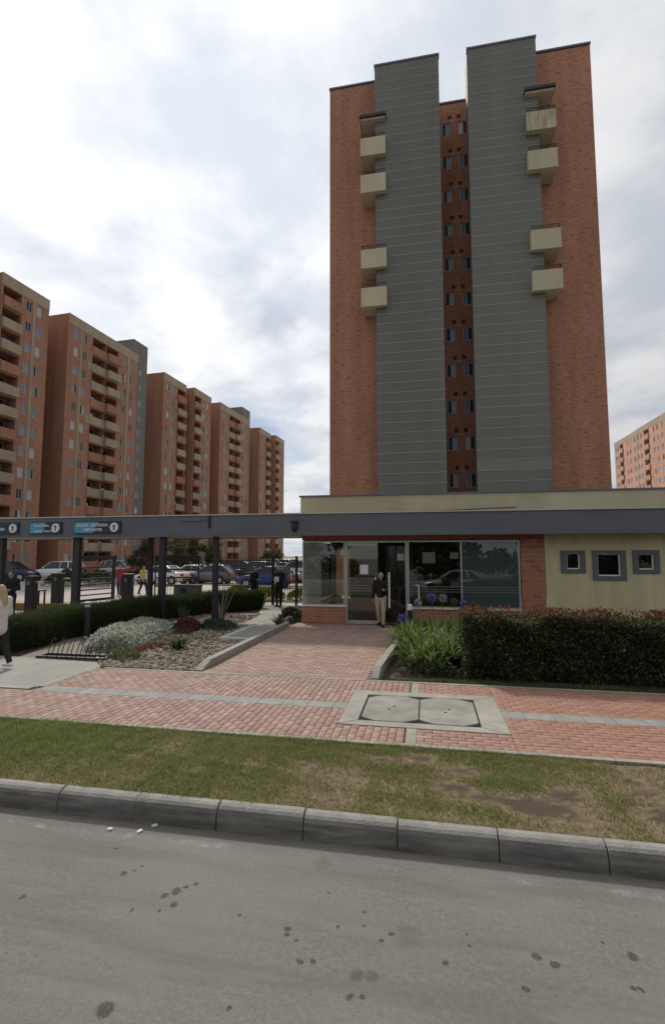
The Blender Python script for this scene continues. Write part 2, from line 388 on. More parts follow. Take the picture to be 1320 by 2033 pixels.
class MB:
    def __init__(s): s.v = []; s.f = []

    def quad(s, a, b, c, d): i = len(s.v); s.v += [a, b, c, d]; s.f.append((i, i + 1, i + 2, i + 3)); return s

    def poly(s, pts): i = len(s.v); s.v += list(pts); s.f.append(tuple(range(i, i + len(pts)))); return s

    def box(s, x0, x1, y0, y1, z0, z1):
        i = len(s.v)
        s.v += [(x0, y0, z0), (x1, y0, z0), (x1, y1, z0), (x0, y1, z0), (x0, y0, z1), (x1, y0, z1), (x1, y1, z1), (x0, y1, z1)]
        s.f += [tuple(i + k for k in q) for q in ((0, 3, 2, 1), (4, 5, 6, 7), (0, 1, 5, 4), (1, 2, 6, 5), (2, 3, 7, 6), (3, 0, 4, 7))]
        return s

    def prism(s, poly, z0, z1):
        """extrude an xy polygon (counter-clockwise) in z"""
        i = len(s.v); n = len(poly)
        s.v += [(p[0], p[1], z0) for p in poly] + [(p[0], p[1], z1) for p in poly]
        s.f.append(tuple(i + k for k in reversed(range(n)))); s.f.append(tuple(i + n + k for k in range(n)))
        for k in range(n): j = (k + 1) % n; s.f.append((i + k, i + j, i + n + j, i + n + k))
        return s

    def extrude_x(s, prof, x0, x1):
        """profile in (y,z), extruded along x"""
        i = len(s.v); n = len(prof)
        s.v += [(x0, p[0], p[1]) for p in prof] + [(x1, p[0], p[1]) for p in prof]
        s.f.append(tuple(i + k for k in range(n))); s.f.append(tuple(i + n + k for k in reversed(range(n))))
        for k in range(n): j = (k + 1) % n; s.f.append((i + k, i + n + k, i + n + j, i + j))
        return s

    def tube(s, pts, rad, n=8, cap=True):
        pts = [Vector(p) for p in pts]
        rad = rad if isinstance(rad, (list, tuple)) else [rad] * len(pts)
        base = len(s.v)
        for k, p in enumerate(pts):
            t = (pts[min(k + 1, len(pts) - 1)] - pts[max(k - 1, 0)]).normalized()
            a = t.orthogonal().normalized() if abs(t.z) > .9 else t.cross(Vector((0, 0, 1))).normalized()
            if abs(t.z) > .9: a = Vector((1, 0, 0)) - t * t.x; a.normalize()
            b = t.cross(a)
            for q in range(n):
                an = 2 * math.pi * q / n
                s.v.append(tuple(p + (a * math.cos(an) + b * math.sin(an)) * rad[k]))
        for k in range(len(pts) - 1):
            for q in range(n):
                r = (q + 1) % n
                s.f.append((base + k * n + q, base + k * n + r, base + (k + 1) * n + r, base + (k + 1) * n + q))
        if cap:
            s.f.append(tuple(base + q for q in reversed(range(n)))); e = base + (len(pts) - 1) * n
            s.f.append(tuple(e + q for q in range(n)))
        return s

    def ellipsoid(s, c, r, nu=12, nv=8):
        i = len(s.v)
        s.v.append((c[0], c[1], c[2] + r[2]))
        for a in range(1, nv):
            th = math.pi * a / nv
            for b in range(nu):
                ph = 2 * math.pi * b / nu
                s.v.append((c[0] + r[0] * math.sin(th) * math.cos(ph), c[1] + r[1] * math.sin(th) * math.sin(ph), c[2] + r[2] * math.cos(th)))
        s.v.append((c[0], c[1], c[2] - r[2])); last = len(s.v) - 1
        for b in range(nu):
            s.f.append((i, i + 1 + b, i + 1 + (b + 1) % nu))
            for a in range(nv - 2):
                o = i + 1 + a * nu
                s.f.append((o + b, o + nu + b, o + nu + (b + 1) % nu, o + (b + 1) % nu))
            o = i + 1 + (nv - 2) * nu
            s.f.append((o + b, last, o + (b + 1) % nu))
        return s

    def capsule(s, p0, r0, p1, r1, n=10):
        p0, p1 = Vector(p0), Vector(p1); d = p1 - p0
        if d.length < 1e-5: return s
        t = d.normalized(); pts = []; rad = []
        for a in (80, 50, 20): pts.append(p0 - t * r0 * math.sin(R(a))); rad.append(r0 * math.cos(R(a)))
        pts += [p0, p1]; rad += [r0, r1]
        for a in (20, 50, 80): pts.append(p1 + t * r1 * math.sin(R(a))); rad.append(r1 * math.cos(R(a)))
        a_ = t.orthogonal().normalized(); b_ = t.cross(a_); base = len(s.v)
        for p, r in zip(pts, rad):
            for q in range(n):
                an = 2 * math.pi * q / n; s.v.append(tuple(p + (a_ * math.cos(an) + b_ * math.sin(an)) * r))
        for k in range(len(pts) - 1):
            for q in range(n):
                r = (q + 1) % n; s.f.append((base + k * n + q, base + k * n + r, base + (k + 1) * n + r, base + (k + 1) * n + q))
        s.f.append(tuple(base + q for q in reversed(range(n)))); e = base + (len(pts) - 1) * n; s.f.append(tuple(e + q for q in range(n)))
        return s

    def mesh(s, name, off=(0, 0, 0)):
        me = bpy.data.meshes.new(name)
        me.from_pydata([(v[0] - off[0], v[1] - off[1], v[2] - off[2]) for v in s.v], [], s.f); me.update()
        return me


def tag(o, label=None, cat=None, group=None, kind=None):
    if label: o['label'] = label
    if cat: o['category'] = cat
    if group: o['group'] = group
    if kind: o['kind'] = kind
    return o


def empty(name, loc=(0, 0, 0), rz=0.0, label=None, cat=None, group=None):
    o = bpy.data.objects.new(name, None); COL.objects.link(o); o.location = loc; o.rotation_euler = (0, 0, rz)
    o.empty_display_size = .2
    return tag(o, label, cat, group)


def root_off(p):
    x = Vector((0, 0, 0))
    while p is not None: x = x + Vector(p.location); p = p.parent
    return x


def setmat(me, m):
    me.materials.clear(); me.materials.append(MATS[m] if isinstance(m, str) else m)


def part(name, mb, m, parent=None, world=False, smooth=False, loc=None, rz=0.0, bevel=0):
    """one mesh object; world=True: vertices are given in scene coordinates under an unrotated parent"""
    me = mb if isinstance(mb, bpy.types.Mesh) else mb.mesh(name, root_off(parent) if (world and parent) else (0, 0, 0))
    if m is not None and not (isinstance(mb, bpy.types.Mesh) and len(me.materials)): setmat(me, m)
    if smooth:
        for p in me.polygons: p.use_smooth = True
    o = bpy.data.objects.new(name, me); COL.objects.link(o)
    if parent is not None: o.parent = parent
    if loc is not None: o.location = Vector(loc) - (root_off(parent) if world and parent else Vector((0, 0, 0)))
    if rz: o.rotation_euler = (0, 0, rz)
    if bevel:
        b = o.modifiers.new('bevel', 'BEVEL'); b.width = bevel; b.segments = 2; b.limit_method = 'ANGLE'
    return o


def npmesh(name, verts, faces, cols=None, m='leaf'):
    """fast mesh from numpy arrays: verts (n,3), faces (k,4) or (k,3), cols per vertex (n,3)"""
    me = bpy.data.meshes.new(name); k = faces.shape[1]
    me.vertices.add(len(verts)); me.vertices.foreach_set('co', np.asarray(verts, np.float32).ravel())
    me.loops.add(faces.size); me.loops.foreach_set('vertex_index', np.asarray(faces, np.int32).ravel())
    me.polygons.add(len(faces)); me.polygons.foreach_set('loop_start', np.arange(0, faces.size, k, dtype=np.int32))
    me.polygons.foreach_set('loop_total', np.full(len(faces), k, np.int32))
    if cols is not None:
        a = me.color_attributes.new('Col', 'FLOAT_COLOR', 'POINT')
        a.data.foreach_set('color', np.concatenate([cols, np.ones((len(cols), 1))], 1).astype(np.float32).ravel())
    me.update(calc_edges=True); me.validate(); setmat(me, m)
    return me


nr = np.random.default_rng(11)


def leaves(pos, size, cols, aspect=.5, up=None, droop=.0, name='foliage', m='leaf'):
    """one diamond leaf of two tilted halves at each position; up = preferred axis direction (n,3) or None"""
    n = len(pos)
    d = nr.normal(size=(n, 3))
    if up is not None: d = d * .55 + up
    d /= np.linalg.norm(d, axis=1, keepdims=True)
    r = nr.normal(size=(n, 3)); w = np.cross(d, r); w /= np.linalg.norm(w, axis=1, keepdims=True)
    nn = np.cross(d, w)
    sz = (size * (0.65 + .7 * nr.random(n)))[:, None] if np.isscalar(size) else size[:, None]
    a = pos; b = pos + d * sz * .5 + w * sz * aspect * .5 + nn * sz * .08; c = pos + d * sz; e = pos + d * sz * .5 - w * sz * aspect * .5 + nn * sz * .08
    c = c + np.array([0, 0, -1.]) * sz * droop
    v = np.stack([a, b, c, e], 1).reshape(-1, 3); f = np.arange(4 * n).reshape(-1, 4)
    return npmesh(name, v, f, np.repeat(cols, 4, 0), m)


def tone(n, palette, jit=.22):
    p = np.array(palette); c = p[nr.integers(0, len(p), n)]
    return np.clip(c * (1 + jit * nr.normal(size=(n, 1))), .004, .95)


def blades(base, height, width, lean, cols, name='grass', m='grass_blade', segs=2, curve=.5):
    """strap blades: base (n,3), height (n,), width (n,), lean angle vector (n,2)"""
    n = len(base); h = height[:, None]
    ang = nr.random(n) * 2 * np.pi; w = np.stack([np.cos(ang), np.sin(ang), np.zeros(n)], 1) * width[:, None] * .5
    L3 = np.concatenate([lean, np.zeros((n, 1))], 1)
    rows = []
    for k in range(segs + 1):
        t = k / segs
        p = base + np.array([0, 0, 1.]) * h * (t - curve * .35 * t * t * np.linalg.norm(lean, axis=1, keepdims=True)) + L3 * h * (t ** 1.6)
        ww = w * (1 - t ** 1.5) if k < segs else w * .05
        rows += [p - ww, p + ww]
    v = np.stack(rows, 1); cnt = 2 * (segs + 1)
    f = []
    idx = np.arange(n)[:, None] * cnt
    for k in range(segs): f.append(idx + np.array([2 * k, 2 * k + 1, 2 * k + 3, 2 * k + 2]))
    f = np.concatenate(f, 0)
    return npmesh(name, v.reshape(-1, 3), f, np.repeat(cols, cnt, 0), m)


def wall_open(x0, x1, z0, z1, y, opens, reveal=.14, mb=None):
    """front wall skin facing -y with rectangular openings and their reveals; opens: (xa,xb,za,zb[,depth])"""
    mb = mb or MB()
    xs = sorted({x0, x1, *[o[0] for o in opens], *[o[1] for o in opens]}); zs = sorted({z0, z1, *[o[2] for o in opens], *[o[3] for o in opens]})
    for i in range(len(xs) - 1):
        run = None
        for j in range(len(zs) - 1):
            cx, cz = (xs[i] + xs[i + 1]) / 2, (zs[j] + zs[j + 1]) / 2
            hole = any(o[0] < cx < o[1] and o[2] < cz < o[3] for o in opens)
            if not hole and run is None: run = zs[j]
            if run is not None and (hole or j == len(zs) - 2):
                top = zs[j] if hole else zs[j + 1]
                mb.quad((xs[i], y, run), (xs[i + 1], y, run), (xs[i + 1], y, top), (xs[i], y, top)); run = None
    for o in opens:
        a, b, c, d = o[:4]; q = y + (o[4] if len(o) > 4 else reveal)
        mb.quad((a, y, c), (a, q, c), (b, q, c), (b, y, c)); mb.quad((a, y, d), (b, y, d), (b, q, d), (a, q, d))
        mb.quad((a, y, c), (a, y, d), (a, q, d), (a, q, c)); mb.quad((b, y, c), (b, q, c), (b, q, d), (b, y, d))
        if len(o) > 4: mb.quad((a, q, c), (b, q, c), (b, q, d), (a, q, d))
    return mb


def lettering(name, text, size, m, parent, loc, align='LEFT', bold=.0):
    cu = bpy.data.curves.new(name, 'FONT'); cu.body = text; cu.size = size; cu.align_x = align; cu.align_y = 'CENTER'; cu.extrude = .002; cu.offset = bold
    t = bpy.data.objects.new('tmp_text', cu); COL.objects.link(t)
    dg = bpy.context.evaluated_depsgraph_get(); me = bpy.data.meshes.new_from_object(t.evaluated_get(dg))
    bpy.data.objects.remove(t); bpy.data.curves.remove(cu)
    me.name = name; me.transform(Matrix.Rotation(R(90), 4, 'X'))
    setmat(me, m)
    o = bpy.data.objects.new(name, me); COL.objects.link(o); o.parent = parent; o.location = loc
    return o


GZ = 0.2   # pavement level above the roadway
# ================================================================== SETTING: ground
part('ground', MB().box(-900, 900, -300, 1500, -1.0, -.06), 'ground_mat')['kind'] = 'structure'
part('road', MB().box(-90, 90, -9, 4.40, -.05, 0), 'roadway')['kind'] = 'structure'
part('parking_lot', MB().box(-200, 200, 21.6, 420, -.05, .196), 'lot_concrete')['kind'] = 'structure'
part('forecourt', MB().box(-40, 60, 4.61, 21.6, -.05, .150), 'soil')['kind'] = 'structure'
part('driveway', MB().prism([(-30, 7.62), (-6.62, 7.62), (-6.62, 9.55), (-10.9, 9.9), (-10.9, 21.6), (-30, 21.6)], .15, .196), 'drive_concrete')['kind'] = 'structure'
part('far_pavement', MB().box(-90, 90, -14, -9, -.05, .15), 'concrete')['kind'] = 'structure'

# kerb of single stones
kerb = part('kerb', MB().box(-24, 16, 4.40, 4.60, -.04, .12), 'bed_sand'); kerb['kind'] = 'structure'
KP = [(4.355, 0.0), (4.366, .09), (4.382, .135), (4.40, .163), (4.425, .183), (4.455, .195), (4.497, .20), (4.505, .195), (4.505, .0)]
for k in range(-20, 16):
    x = -.28 + .81 * k
    mb = MB(); jit = rng.uniform(-.007, .007); jz = rng.uniform(-.006, .006); ja, jb = rng.uniform(.002, .014), rng.uniform(.794, .808)
    mb.extrude_x([(p[0] + jit, p[1] + (jz if p[1] > .1 else -.01)) for p in KP], x + ja, x + jb)
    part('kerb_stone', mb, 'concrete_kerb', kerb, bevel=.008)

# verge lawn


def patchy(x, y):
    """0 bare soil .. 1 dense turf on the verge"""
    v = 0
    for a, b, c, s in ((1.9, .7, .3, 1.), (3.7, 2.9, 1.2, .6), (7.3, 5.1, 4.0, .4), (13.1, 11.7, 2.2, .28)):
        v = v + s * np.sin(a * x + b * y * 1.7 + c) * np.cos(b * x * .8 - a * y * 1.3 + 2 * c)
    g = .55 + .33 * v + .12 * np.sin(x * .9 + 1)
    g = g + .25 * (y - 5.2) - .10 * (x + .5)
    for sx, sy, sr in ((.35, 5.55, .34), (.55, 5.05, .22), (.95, 4.95, .26), (1.25, 5.25, .22), (.2, 5.2, .18), (-.5, 5.7, .2), (-1.35, 5.45, .12), (2.2, 5.0, .3), (-.1, 5.85, .2), (-3.3, 5.3, .12), (-2.5, 5.1, .12)):
        g = g - 1.0 * np.exp(-((x - sx) ** 2 + (1.6 * (y - sy)) ** 2) / sr ** 2)
    return g


lx = np.linspace(-24, 16, 640); ly = np.linspace(4.495, 6.125, 36)
LX, LYg = np.meshgrid(lx, ly); gv = patchy(LX, LYg)
zz = .176 + .012 * np.clip(gv, -.3, 1.1) + .004 * np.sin(LX * 9 + LYg * 13) * np.cos(LX * 5.3 - LYg * 17)
zz[0, :] = .15; zz[-1, :] = .15
gvn = np.clip(gv + .10 * nr.normal(size=gv.shape), -.4, 1.2)[..., None]
soilc = np.array([.092, .068, .052]); thatch = np.array([.235, .185, .115]); turf = np.array([.17, .175, .07])
k1 = np.clip((gvn + .15) / .35, 0, 1); k2 = np.clip((gvn - .35) / .4, 0, 1)
lc = (soilc * (1 - k1) + thatch * k1) * (1 - k2) + turf * k2
nx_, ny_ = len(lx), len(ly); ii = np.arange(nx_ * ny_).reshape(ny_, nx_)
lf = np.stack([ii[:-1, :-1], ii[:-1, 1:], ii[1:, 1:], ii[1:, :-1]], -1).reshape(-1, 4)
lawn = part('lawn', npmesh('lawn', np.stack([LX, LYg, zz], -1).reshape(-1, 3), lf, lc.reshape(-1, 3), 'turf_ground'), None); lawn['kind'] = 'structure'
n = 190000
gx = nr.uniform(-8.5, 4.5, n); gy = nr.uniform(4.49, 6.14, n); g = patchy(gx, gy)
keep = nr.random(n) < np.clip(g * 1.3 + .10, .03, 1)
gx, gy, g = gx[keep], gy[keep], g[keep]; n = len(gx)
tuft = .5 + .5 * np.sin(gx * 11 + 3 * np.sin(gy * 9)) * np.sin(gy * 14 + 2 * np.sin(gx * 7))
green = tone(n, [(.205, .25, .068), (.25, .285, .09), (.155, .20, .05), (.29, .30, .13)], .26) * (.75 + .45 * tuft)[:, None]
straw = tone(n, [(.36, .29, .165), (.29, .235, .13), (.22, .175, .10), (.42, .34, .20)], .2)
f = np.clip(g * 1.05 + .02 + .33 * nr.normal(size=n), 0, 1)[:, None]
gc = green * f + straw * (1 - f)
hh = (.02 + .035 * nr.random(n) + .02 * tuft) * np.clip(.5 + .6 * g, .3, 1.2)
o = part('grass', blades(np.stack([gx, gy, np.full(n, .180)], 1), hh, np.full(n, .0065), nr.normal(size=(n, 2)) * .6, gc), None, lawn); o['kind'] = 'stuff'

# ------------------------------------------------------------------ brick pavement
walk = part('pavement', MB().box(-24, 16, 6.12, 9.16, .10, .172), 'bed_sand'); walk['kind'] = 'structure'
path = part('entrance_path', MB().prism([(-4.32, 9.16), (-1.0, 9.16), (-.70, 15.4), (-.66, 16.3), (-4.32, 16.3)], .10, .172), 'bed_sand'); path['kind'] = 'structure'
for x in range(-24, 16): part('edging_strip', MB().box(x + .004, x + .996, 6.12, 6.205, .12, .202), 'concrete_light', walk)
for x in np.arange(-6.4, 16, .8):
    if x < -.8 or x > -.9: part('back_edging_strip', MB().box(x + .004, x + .796, 9.07, 9.155, .12, .203), 'concrete', walk)
MH = (-1.22, 1.0, 6.74, 8.43)
x = -6.5
while x < 12:
    if not (x + .39 > MH[0] and x < MH[1]): part('grey_tile', MB().box(x + .004, x + .386, 7.41, 7.70, .13, .201), 'tile_grey', walk)
    elif x < MH[0]: part('grey_tile', MB().box(x + .004, MH[0] - .004, 7.41, 7.70, .13, .201), 'tile_grey', walk)
    elif x < MH[1] < x + .39: part('grey_tile', MB().box(MH[1] + .004, x + .386, 7.41, 7.70, .13, .201), 'tile_grey', walk)
    x += .39
for (ya, yb) in ((6.21, 6.73), (8.44, 9.06)): part('cross_strip', MB().box(-.30, -.17, ya, yb, .13, .202), 'concrete', walk)
for y in np.arange(7.66, 9.9, .75): part('apron_strip', MB().box(-6.66, -6.51, y + .004, y + .746, .12, .203), 'concrete', walk)
part('apron_strip', MB().box(-24, -6.67, 7.47, 7.62, .12, .203), 'concrete', walk)

pav = []   # (x0,x1,y0,y1, owner)


def pave_cols(x0, x1, y0, y1, owner, bl=.2, bw=.1):
    i = 0; x = x0
    while x < x1 - .02:
        w = min(bw, x1 - x); y = y0 - (bl / 2 if i % 2 else 0)
        while y < y1 - .01:
            a, b = max(y, y0), min(y + bl, y1)
            if b - a > .02: pav.append((x, x + w, a, b, owner))
            y += bl
        x += bw; i += 1


def pave_rows(x0, x1, y0, y1, owner, bl=.2, bw=.1):
    i = 0; y = y0
    while y < y1 - .02:
        w = min(bw, y1 - y); x = x0 - (bl / 2 if i % 2 else 0)
        while x < x1 - .01:
            a, b = max(x, x0), min(x + bl, x1)
            if b - a > .02: pav.append((a, b, y, y + w, owner))
            x += bl
        y += bw; i += 1


# front strip, back strip, around the access cover
pave_cols(-13.0, -1.22, 6.21, 7.41, walk); pave_cols(-1.22, -.30, 6.21, 6.73, walk); pave_rows(-.17, 1.0, 6.21, 6.73, walk); pave_rows(1.0, 7.0, 6.21, 7.41, walk)
pave_cols(-6.5, -1.22, 7.70, 9.06, walk); pave_cols(-1.22, -.30, 8.44, 9.06, walk); pave_rows(-.17, 1.0, 8.44, 9.06, walk); pave_rows(1.0, 8.5, 7.70, 9.06, walk)
pave_rows(-4.32, -.95, 9.165, 16.28, path)
pav = [p for p in pav if p[4] is walk or p[1] <= -1.0 + (p[2] - 9.16) * .048 + .02]
pcol = tone(len(pav), [(.355, .245, .205), (.375, .265, .225), (.34, .225, .18), (.365, .235, .19), (.325, .215, .18), (.39, .285, .245)], .06)
pk = np.array([1 / (1 + math.exp(-1.1 * ((p[0] + p[1]) / 2 - .2))) for p in pav])[:, None]
pcol = pcol * (1 - pk) + pk * tone(len(pav), [(.345, .182, .130), (.335, .172, .120), (.325, .165, .115), (.35, .195, .143)], .05)
order = sorted(range(len(pav)), key=lambda i: abs(pav[i][2]) + .35 * abs((pav[i][0] + .18 * pav[i][2])))
single = set(order[:300])


def paver_mesh(idx, name):
    V = []; F = []; Cc = []
    for i in idx:
        a, b, c, d, _ = pav[i]; g_ = .0028; zt = .200 + nr.uniform(-.0025, .0025); e_ = .006; k = len(V)
        wear = pcol[i]
        V += [(a + g_, c + g_, .165), (b - g_, c + g_, .165), (b - g_, d - g_, .165), (a + g_, d - g_, .165),
              (a + g_, c + g_, zt - e_), (b - g_, c + g_, zt - e_), (b - g_, d - g_, zt - e_), (a + g_, d - g_, zt - e_),
              (a + g_ + e_, c + g_ + e_, zt), (b - g_ - e_, c + g_ + e_, zt), (b - g_ - e_, d - g_ - e_, zt), (a + g_ + e_, d - g_ - e_, zt)]
        for q in ((0, 1, 5, 4), (1, 2, 6, 5), (2, 3, 7, 6), (3, 0, 4, 7), (4, 5, 9, 8), (5, 6, 10, 9), (6, 7, 11, 10), (7, 4, 8, 11), (8, 9, 10, 11)): F.append([k + z for z in q])
        Cc += [wear * .9] * 8 + [wear] * 4
    return npmesh(name, np.array(V), np.array(F), np.array(Cc), 'paver')


for i in order[:300]: part('brick_paver', paver_mesh([i], 'brick_paver'), None, pav[i][4])
for own in (walk, path):
    rest = [i for i in range(len(pav)) if pav[i][4] is own and i not in single]
    o = part('brick_pavers', paver_mesh(rest, 'brick_pavers'), None, own); o['kind'] = 'stuff'
part('step_strip', MB().box(-3.2, -1.9, 9.165, 9.20, .13, .206), 'concrete', path)

# access cover set into the pavement
mh = empty('access_cover', (-.11, 7.58, .17), label='concrete access cover with two clipped slabs set in the brick pavement', cat='manhole cover')
x0, x1, y0, y1 = MH; ix0, ix1, iy0, iy1 = -.97, .67, 6.93, 8.20
fr = [[(x0, y0), (x1, y0), (ix1, iy0), (ix0, iy0)], [(x1, y0), (x1, y1), (ix1, iy1), (ix1, iy0)], [(x1, y1), (x0, y1), (ix0, iy1), (ix1, iy1)], [(x0, y1), (x0, y0), (ix0, iy0), (ix0, iy1)]]
for p_ in fr:
    cxm = sum(p[0] for p in p_) / 4; cym = sum(p[1] for p in p_) / 4
    part('frame_slab', MB().prism([(cxm + (p[0] - cxm) * .997, cym + (p[1] - cym) * .985) for p in p_], .14, .206), 'concrete_light', mh, world=True, bevel=.004)
part('recess', MB().box(ix0, ix1, iy0, iy1, .13, .176), 'dark_metal', mh, world=True)
mid = (ix0 + ix1) / 2; c_ = .20
for a, b in ((ix0 + .025, mid - .008), (mid + .008, ix1 - .025)):
    ya, yb = iy0 + .035, iy1 - .015
    part('cover_slab', MB().prism([(a + c_, ya), (b - c_, ya), (b, ya + c_ * .7), (b, yb - c_ * .7), (b - c_, yb), (a + c_, yb), (a, yb - c_ * .7), (a, ya + c_ * .7)], .15, .204), 'cover_grey', mh, world=True, bevel=.004)
    for q in (-.1, .1): part('lifting_hole', MB().tube([((a + b) / 2 + q * .3, 7.56 + q * .8, .2045), ((a + b) / 2 + q * .3, 7.56 + q * .8, .2065)], .022, 10), 'dark_metal', mh, world=True)

# ================================================================== tower
T = empty('apartment_tower', (2.1, 29, .2), label='tall brick apartment tower with two grey clad piers behind the entrance lodge', cat='building')
TZ = 32.5; ZR = [30.70 - 2.36 * (12 - k) for k in range(13)]
mb = MB()
mb.box(-5.70, -2.66, 29, 43, .2, TZ); mb.box(6.72, 9.92, 29, 43, .2, TZ - .02)
part('brick_wing', mb, 'brick_tower', T, world=True)
opens = []
for z in ZR:
    for a, b in ((1.40, 2.0), (2.47, 3.07)): opens.append((a, b, z - .45, z + .45))
    for a, b in ((1.82, 2.06), (2.39, 2.63)): opens.append((a, b, z + .68, z + .94, .3))
mb = wall_open(.9, 3.45, .2, TZ - .03, 31.4, opens, .16)
mb.quad((.9, 29.2, .2), (.9, 31.4, .2), (.9, 31.4, TZ - .03), (.9, 29.2, TZ - .03)); mb.quad((3.45, 31.4, .2), (3.45, 29.2, .2), (3.45, 29.2, TZ - .03), (3.45, 31.4, TZ - .03))
part('recess_wall', mb, 'brick_tower', T, world=True)
part('rear_block', MB().box(-2.6, 6.7, 31.62, 42.5, .2, TZ - .1), 'brick_tower', T, world=True)
for name, xa, xb in (('left', -2.70, 1.16), ('right', 2.80, 6.68)):
    part('grey_pier', MB().box(xa + .01, xb - .01, 28.065, 29.3, .2, TZ + .02), 'grey_cladding', T, world=True)
z = .2; k = 0
for side, (xa, xb) in enumerate(((-2.70, 1.16), (2.80, 6.68))):
    k = 0
    while True:
        za = 6.49 + .5925 * (k - 10); zb = za + .5925
        if zb > TZ + .05: zb = TZ + .05
        if za > TZ - .05: break
        pale = side == 1 and abs(za - 7.08) < .1
        part('cladding_course', MB().box(xa, xb, 28.0, 28.06, za + .038, zb), 'grey_cladding_pale' if pale else 'grey_cladding', T, world=True)
        part('ledge_line', MB().box(xa - .004, xb + .004, 27.993 - .010 * rng.random(), 28.05, za, za + .036), 'grey_ledge', T, world=True)
        k += 1
for xa, xb, ya, yb in ((-5.74, -2.70, 28.95, 29.35), (-2.74, 1.20, 27.95, 28.3), (2.76, 6.72, 27.95, 28.3), (6.73, 9.96, 28.95, 29.35), (.9, 3.45, 31.35, 31.6)):
    part('parapet_cap', MB().box(xa, xb, ya, yb, TZ + .06, TZ + .17), 'flashing', T, world=True)

WM = {}


def window_parts(parent, x, z, y, w, h, frame_m='win_frame', pane_m='pane_blue', split=True, world=False, open_side=0, off=(0, 0, 0)):
    """a window centred at x,z just behind the plane y: frame with a mullion, one pane per light (shared meshes)"""
    key = ('f', round(w, 2), round(h, 2), frame_m, split)
    if key not in WM:
        t = .045; mb = MB()
        mb.box(-w / 2, w / 2, -.03, .03, -h / 2, -h / 2 + t); mb.box(-w / 2, w / 2, -.03, .03, h / 2 - t, h / 2)
        mb.box(-w / 2, -w / 2 + t, -.03, .03, -h / 2 + t, h / 2 - t); mb.box(w / 2 - t, w / 2, -.03, .03, -h / 2 + t, h / 2 - t)
        if split: mb.box(-t / 2, t / 2, -.025, .025, -h / 2 + t, h / 2 - t)
        me = mb.mesh('window'); setmat(me, frame_m); WM[key] = me
    wo_ = part('window', WM[key], None, parent, world=world, loc=(x, y + .06, z))
    for s_ in ((-1, 1) if split else (0,)):
        pm = pane_m if s_ == 0 or s_ != open_side else 'dark_void'
        k2 = ('p', round(w, 2), round(h, 2), pm, split)
        if k2 not in WM:
            pw_ = w / 2 - .03 if split else w - .04
            me = MB().box(-pw_ / 2, pw_ / 2, -.006, .006, -h / 2 + .02, h / 2 - .02).mesh('pane'); setmat(me, pm); WM[k2] = me
        p_ = bpy.data.objects.new('pane', WM[k2]); COL.objects.link(p_); p_.parent = wo_
        p_.location = (s_ * w / 4, .012 * (1 if s_ >= 0 else .3) + .012, 0)
    return wo_


for i, z in enumerate(ZR):
    if z < 5: continue
    window_parts(T, 1.70, z, 31.41, .58, .88, 'win_frame', rng.choice(['pane_blue', 'pane_blue', 'pane_grey']), True, True, -1)
    window_parts(T, 2.77, z, 31.41, .58, .88, 'win_frame', rng.choice(['pane_blue', 'pane_pale', 'pane_blue']), True, True, 1)
    for a, b in ((1.83, 2.05), (2.40, 2.62)): part('vent_grille', MB().box(a, b, 31.43, 31.47, z + .69, z + .93), 'dark_void', T, world=True)
    for a in (2.10, 2.33): part('wall_light', MB().box(a - .025, a + .025, 31.33, 31.4, z + .50, z + .57), 'sign_white', T, world=True)
# the corner balconies
for side, (xa, xb) in (('l', (-3.56, -2.06)), ('r', (5.96, 7.52))):
    wing = (xa, -2.705) if side == 'l' else (6.685, xb)
    for zs_ in (26.46, 24.10, 19.36, 17.0):
        st = 'cream_stained' if (side == 'r' and zs_ > 26) else 'cream'
        b = part('balcony', MB().box(xa, xb, 27.6, 27.72, zs_, zs_ + 1.1), st, T, world=True)
        part('floor_slab', MB().box(xa + .01, xb - .01, 27.73, 27.99, zs_ + .01, zs_ + .16), 'soffit', b, world=True)
        part('floor_slab', MB().box(wing[0] + .005, wing[1] - .005, 27.99, 28.99, zs_ + .012, zs_ + .16), 'soffit', b, world=True)
        for (xq, yq) in ((xa, 28.99 if side == 'l' else 27.98), (xb - .11, 27.98 if side == 'l' else 28.99)):
            part('side_panel', MB().box(xq, xq + .11, 27.725, yq, zs_ + .004, zs_ + 1.098), st, b, world=True)
        part('drip_edge', MB().box(xa - .02, xb + .02, 27.585, 27.7, zs_ - .05, zs_ - .003), st, b, world=True)
        rl = MB(); ya = 27.66
        rl.tube([(xa + .05, ya, zs_ + 1.36), (xb - .05, ya, zs_ + 1.36)], .022, 6); rl.tube([(xa + .05, ya, zs_ + 1.23), (xb - .05, ya, zs_ + 1.23)], .014, 6)
        for q in np.linspace(xa + .05, xb - .05, 4): rl.tube([(q, ya, zs_ + 1.09), (q, ya, zs_ + 1.36)], .016, 6)
        xo = xa + .05 if side == 'l' else xb - .05
        rl.tube([(xo, ya, zs_ + 1.36), (xo, 28.9, zs_ + 1.36)], .022, 6)
        part('railing', rl, 'rail_metal', b, world=True)
    zc = 28.82
    c0 = part('canopy', MB().box(wing[0] + .005, wing[1] - .005, 27.72, 28.99, zc, zc + .14), 'soffit', T, world=True)
    q0, q1 = (wing[1], xb) if side == 'l' else (xa, wing[0])
    part('canopy_slab', MB().box(q0, q1 - .01, 27.72, 27.99, zc + .002, zc + .142), 'soffit', c0, world=True)
    part('canopy_rim', MB().box(xa - .05, xb + .05, 27.58, 27.71, zc + .12, zc + .28), 'rail_metal', c0, world=True)
    for q in (xa - .05, xb): part('canopy_rim', MB().box(q, q + .05, 27.715, (28.99 if (side == 'l') == (q < xa) else 27.98), zc + .12, zc + .28), 'rail_metal', c0, world=True)

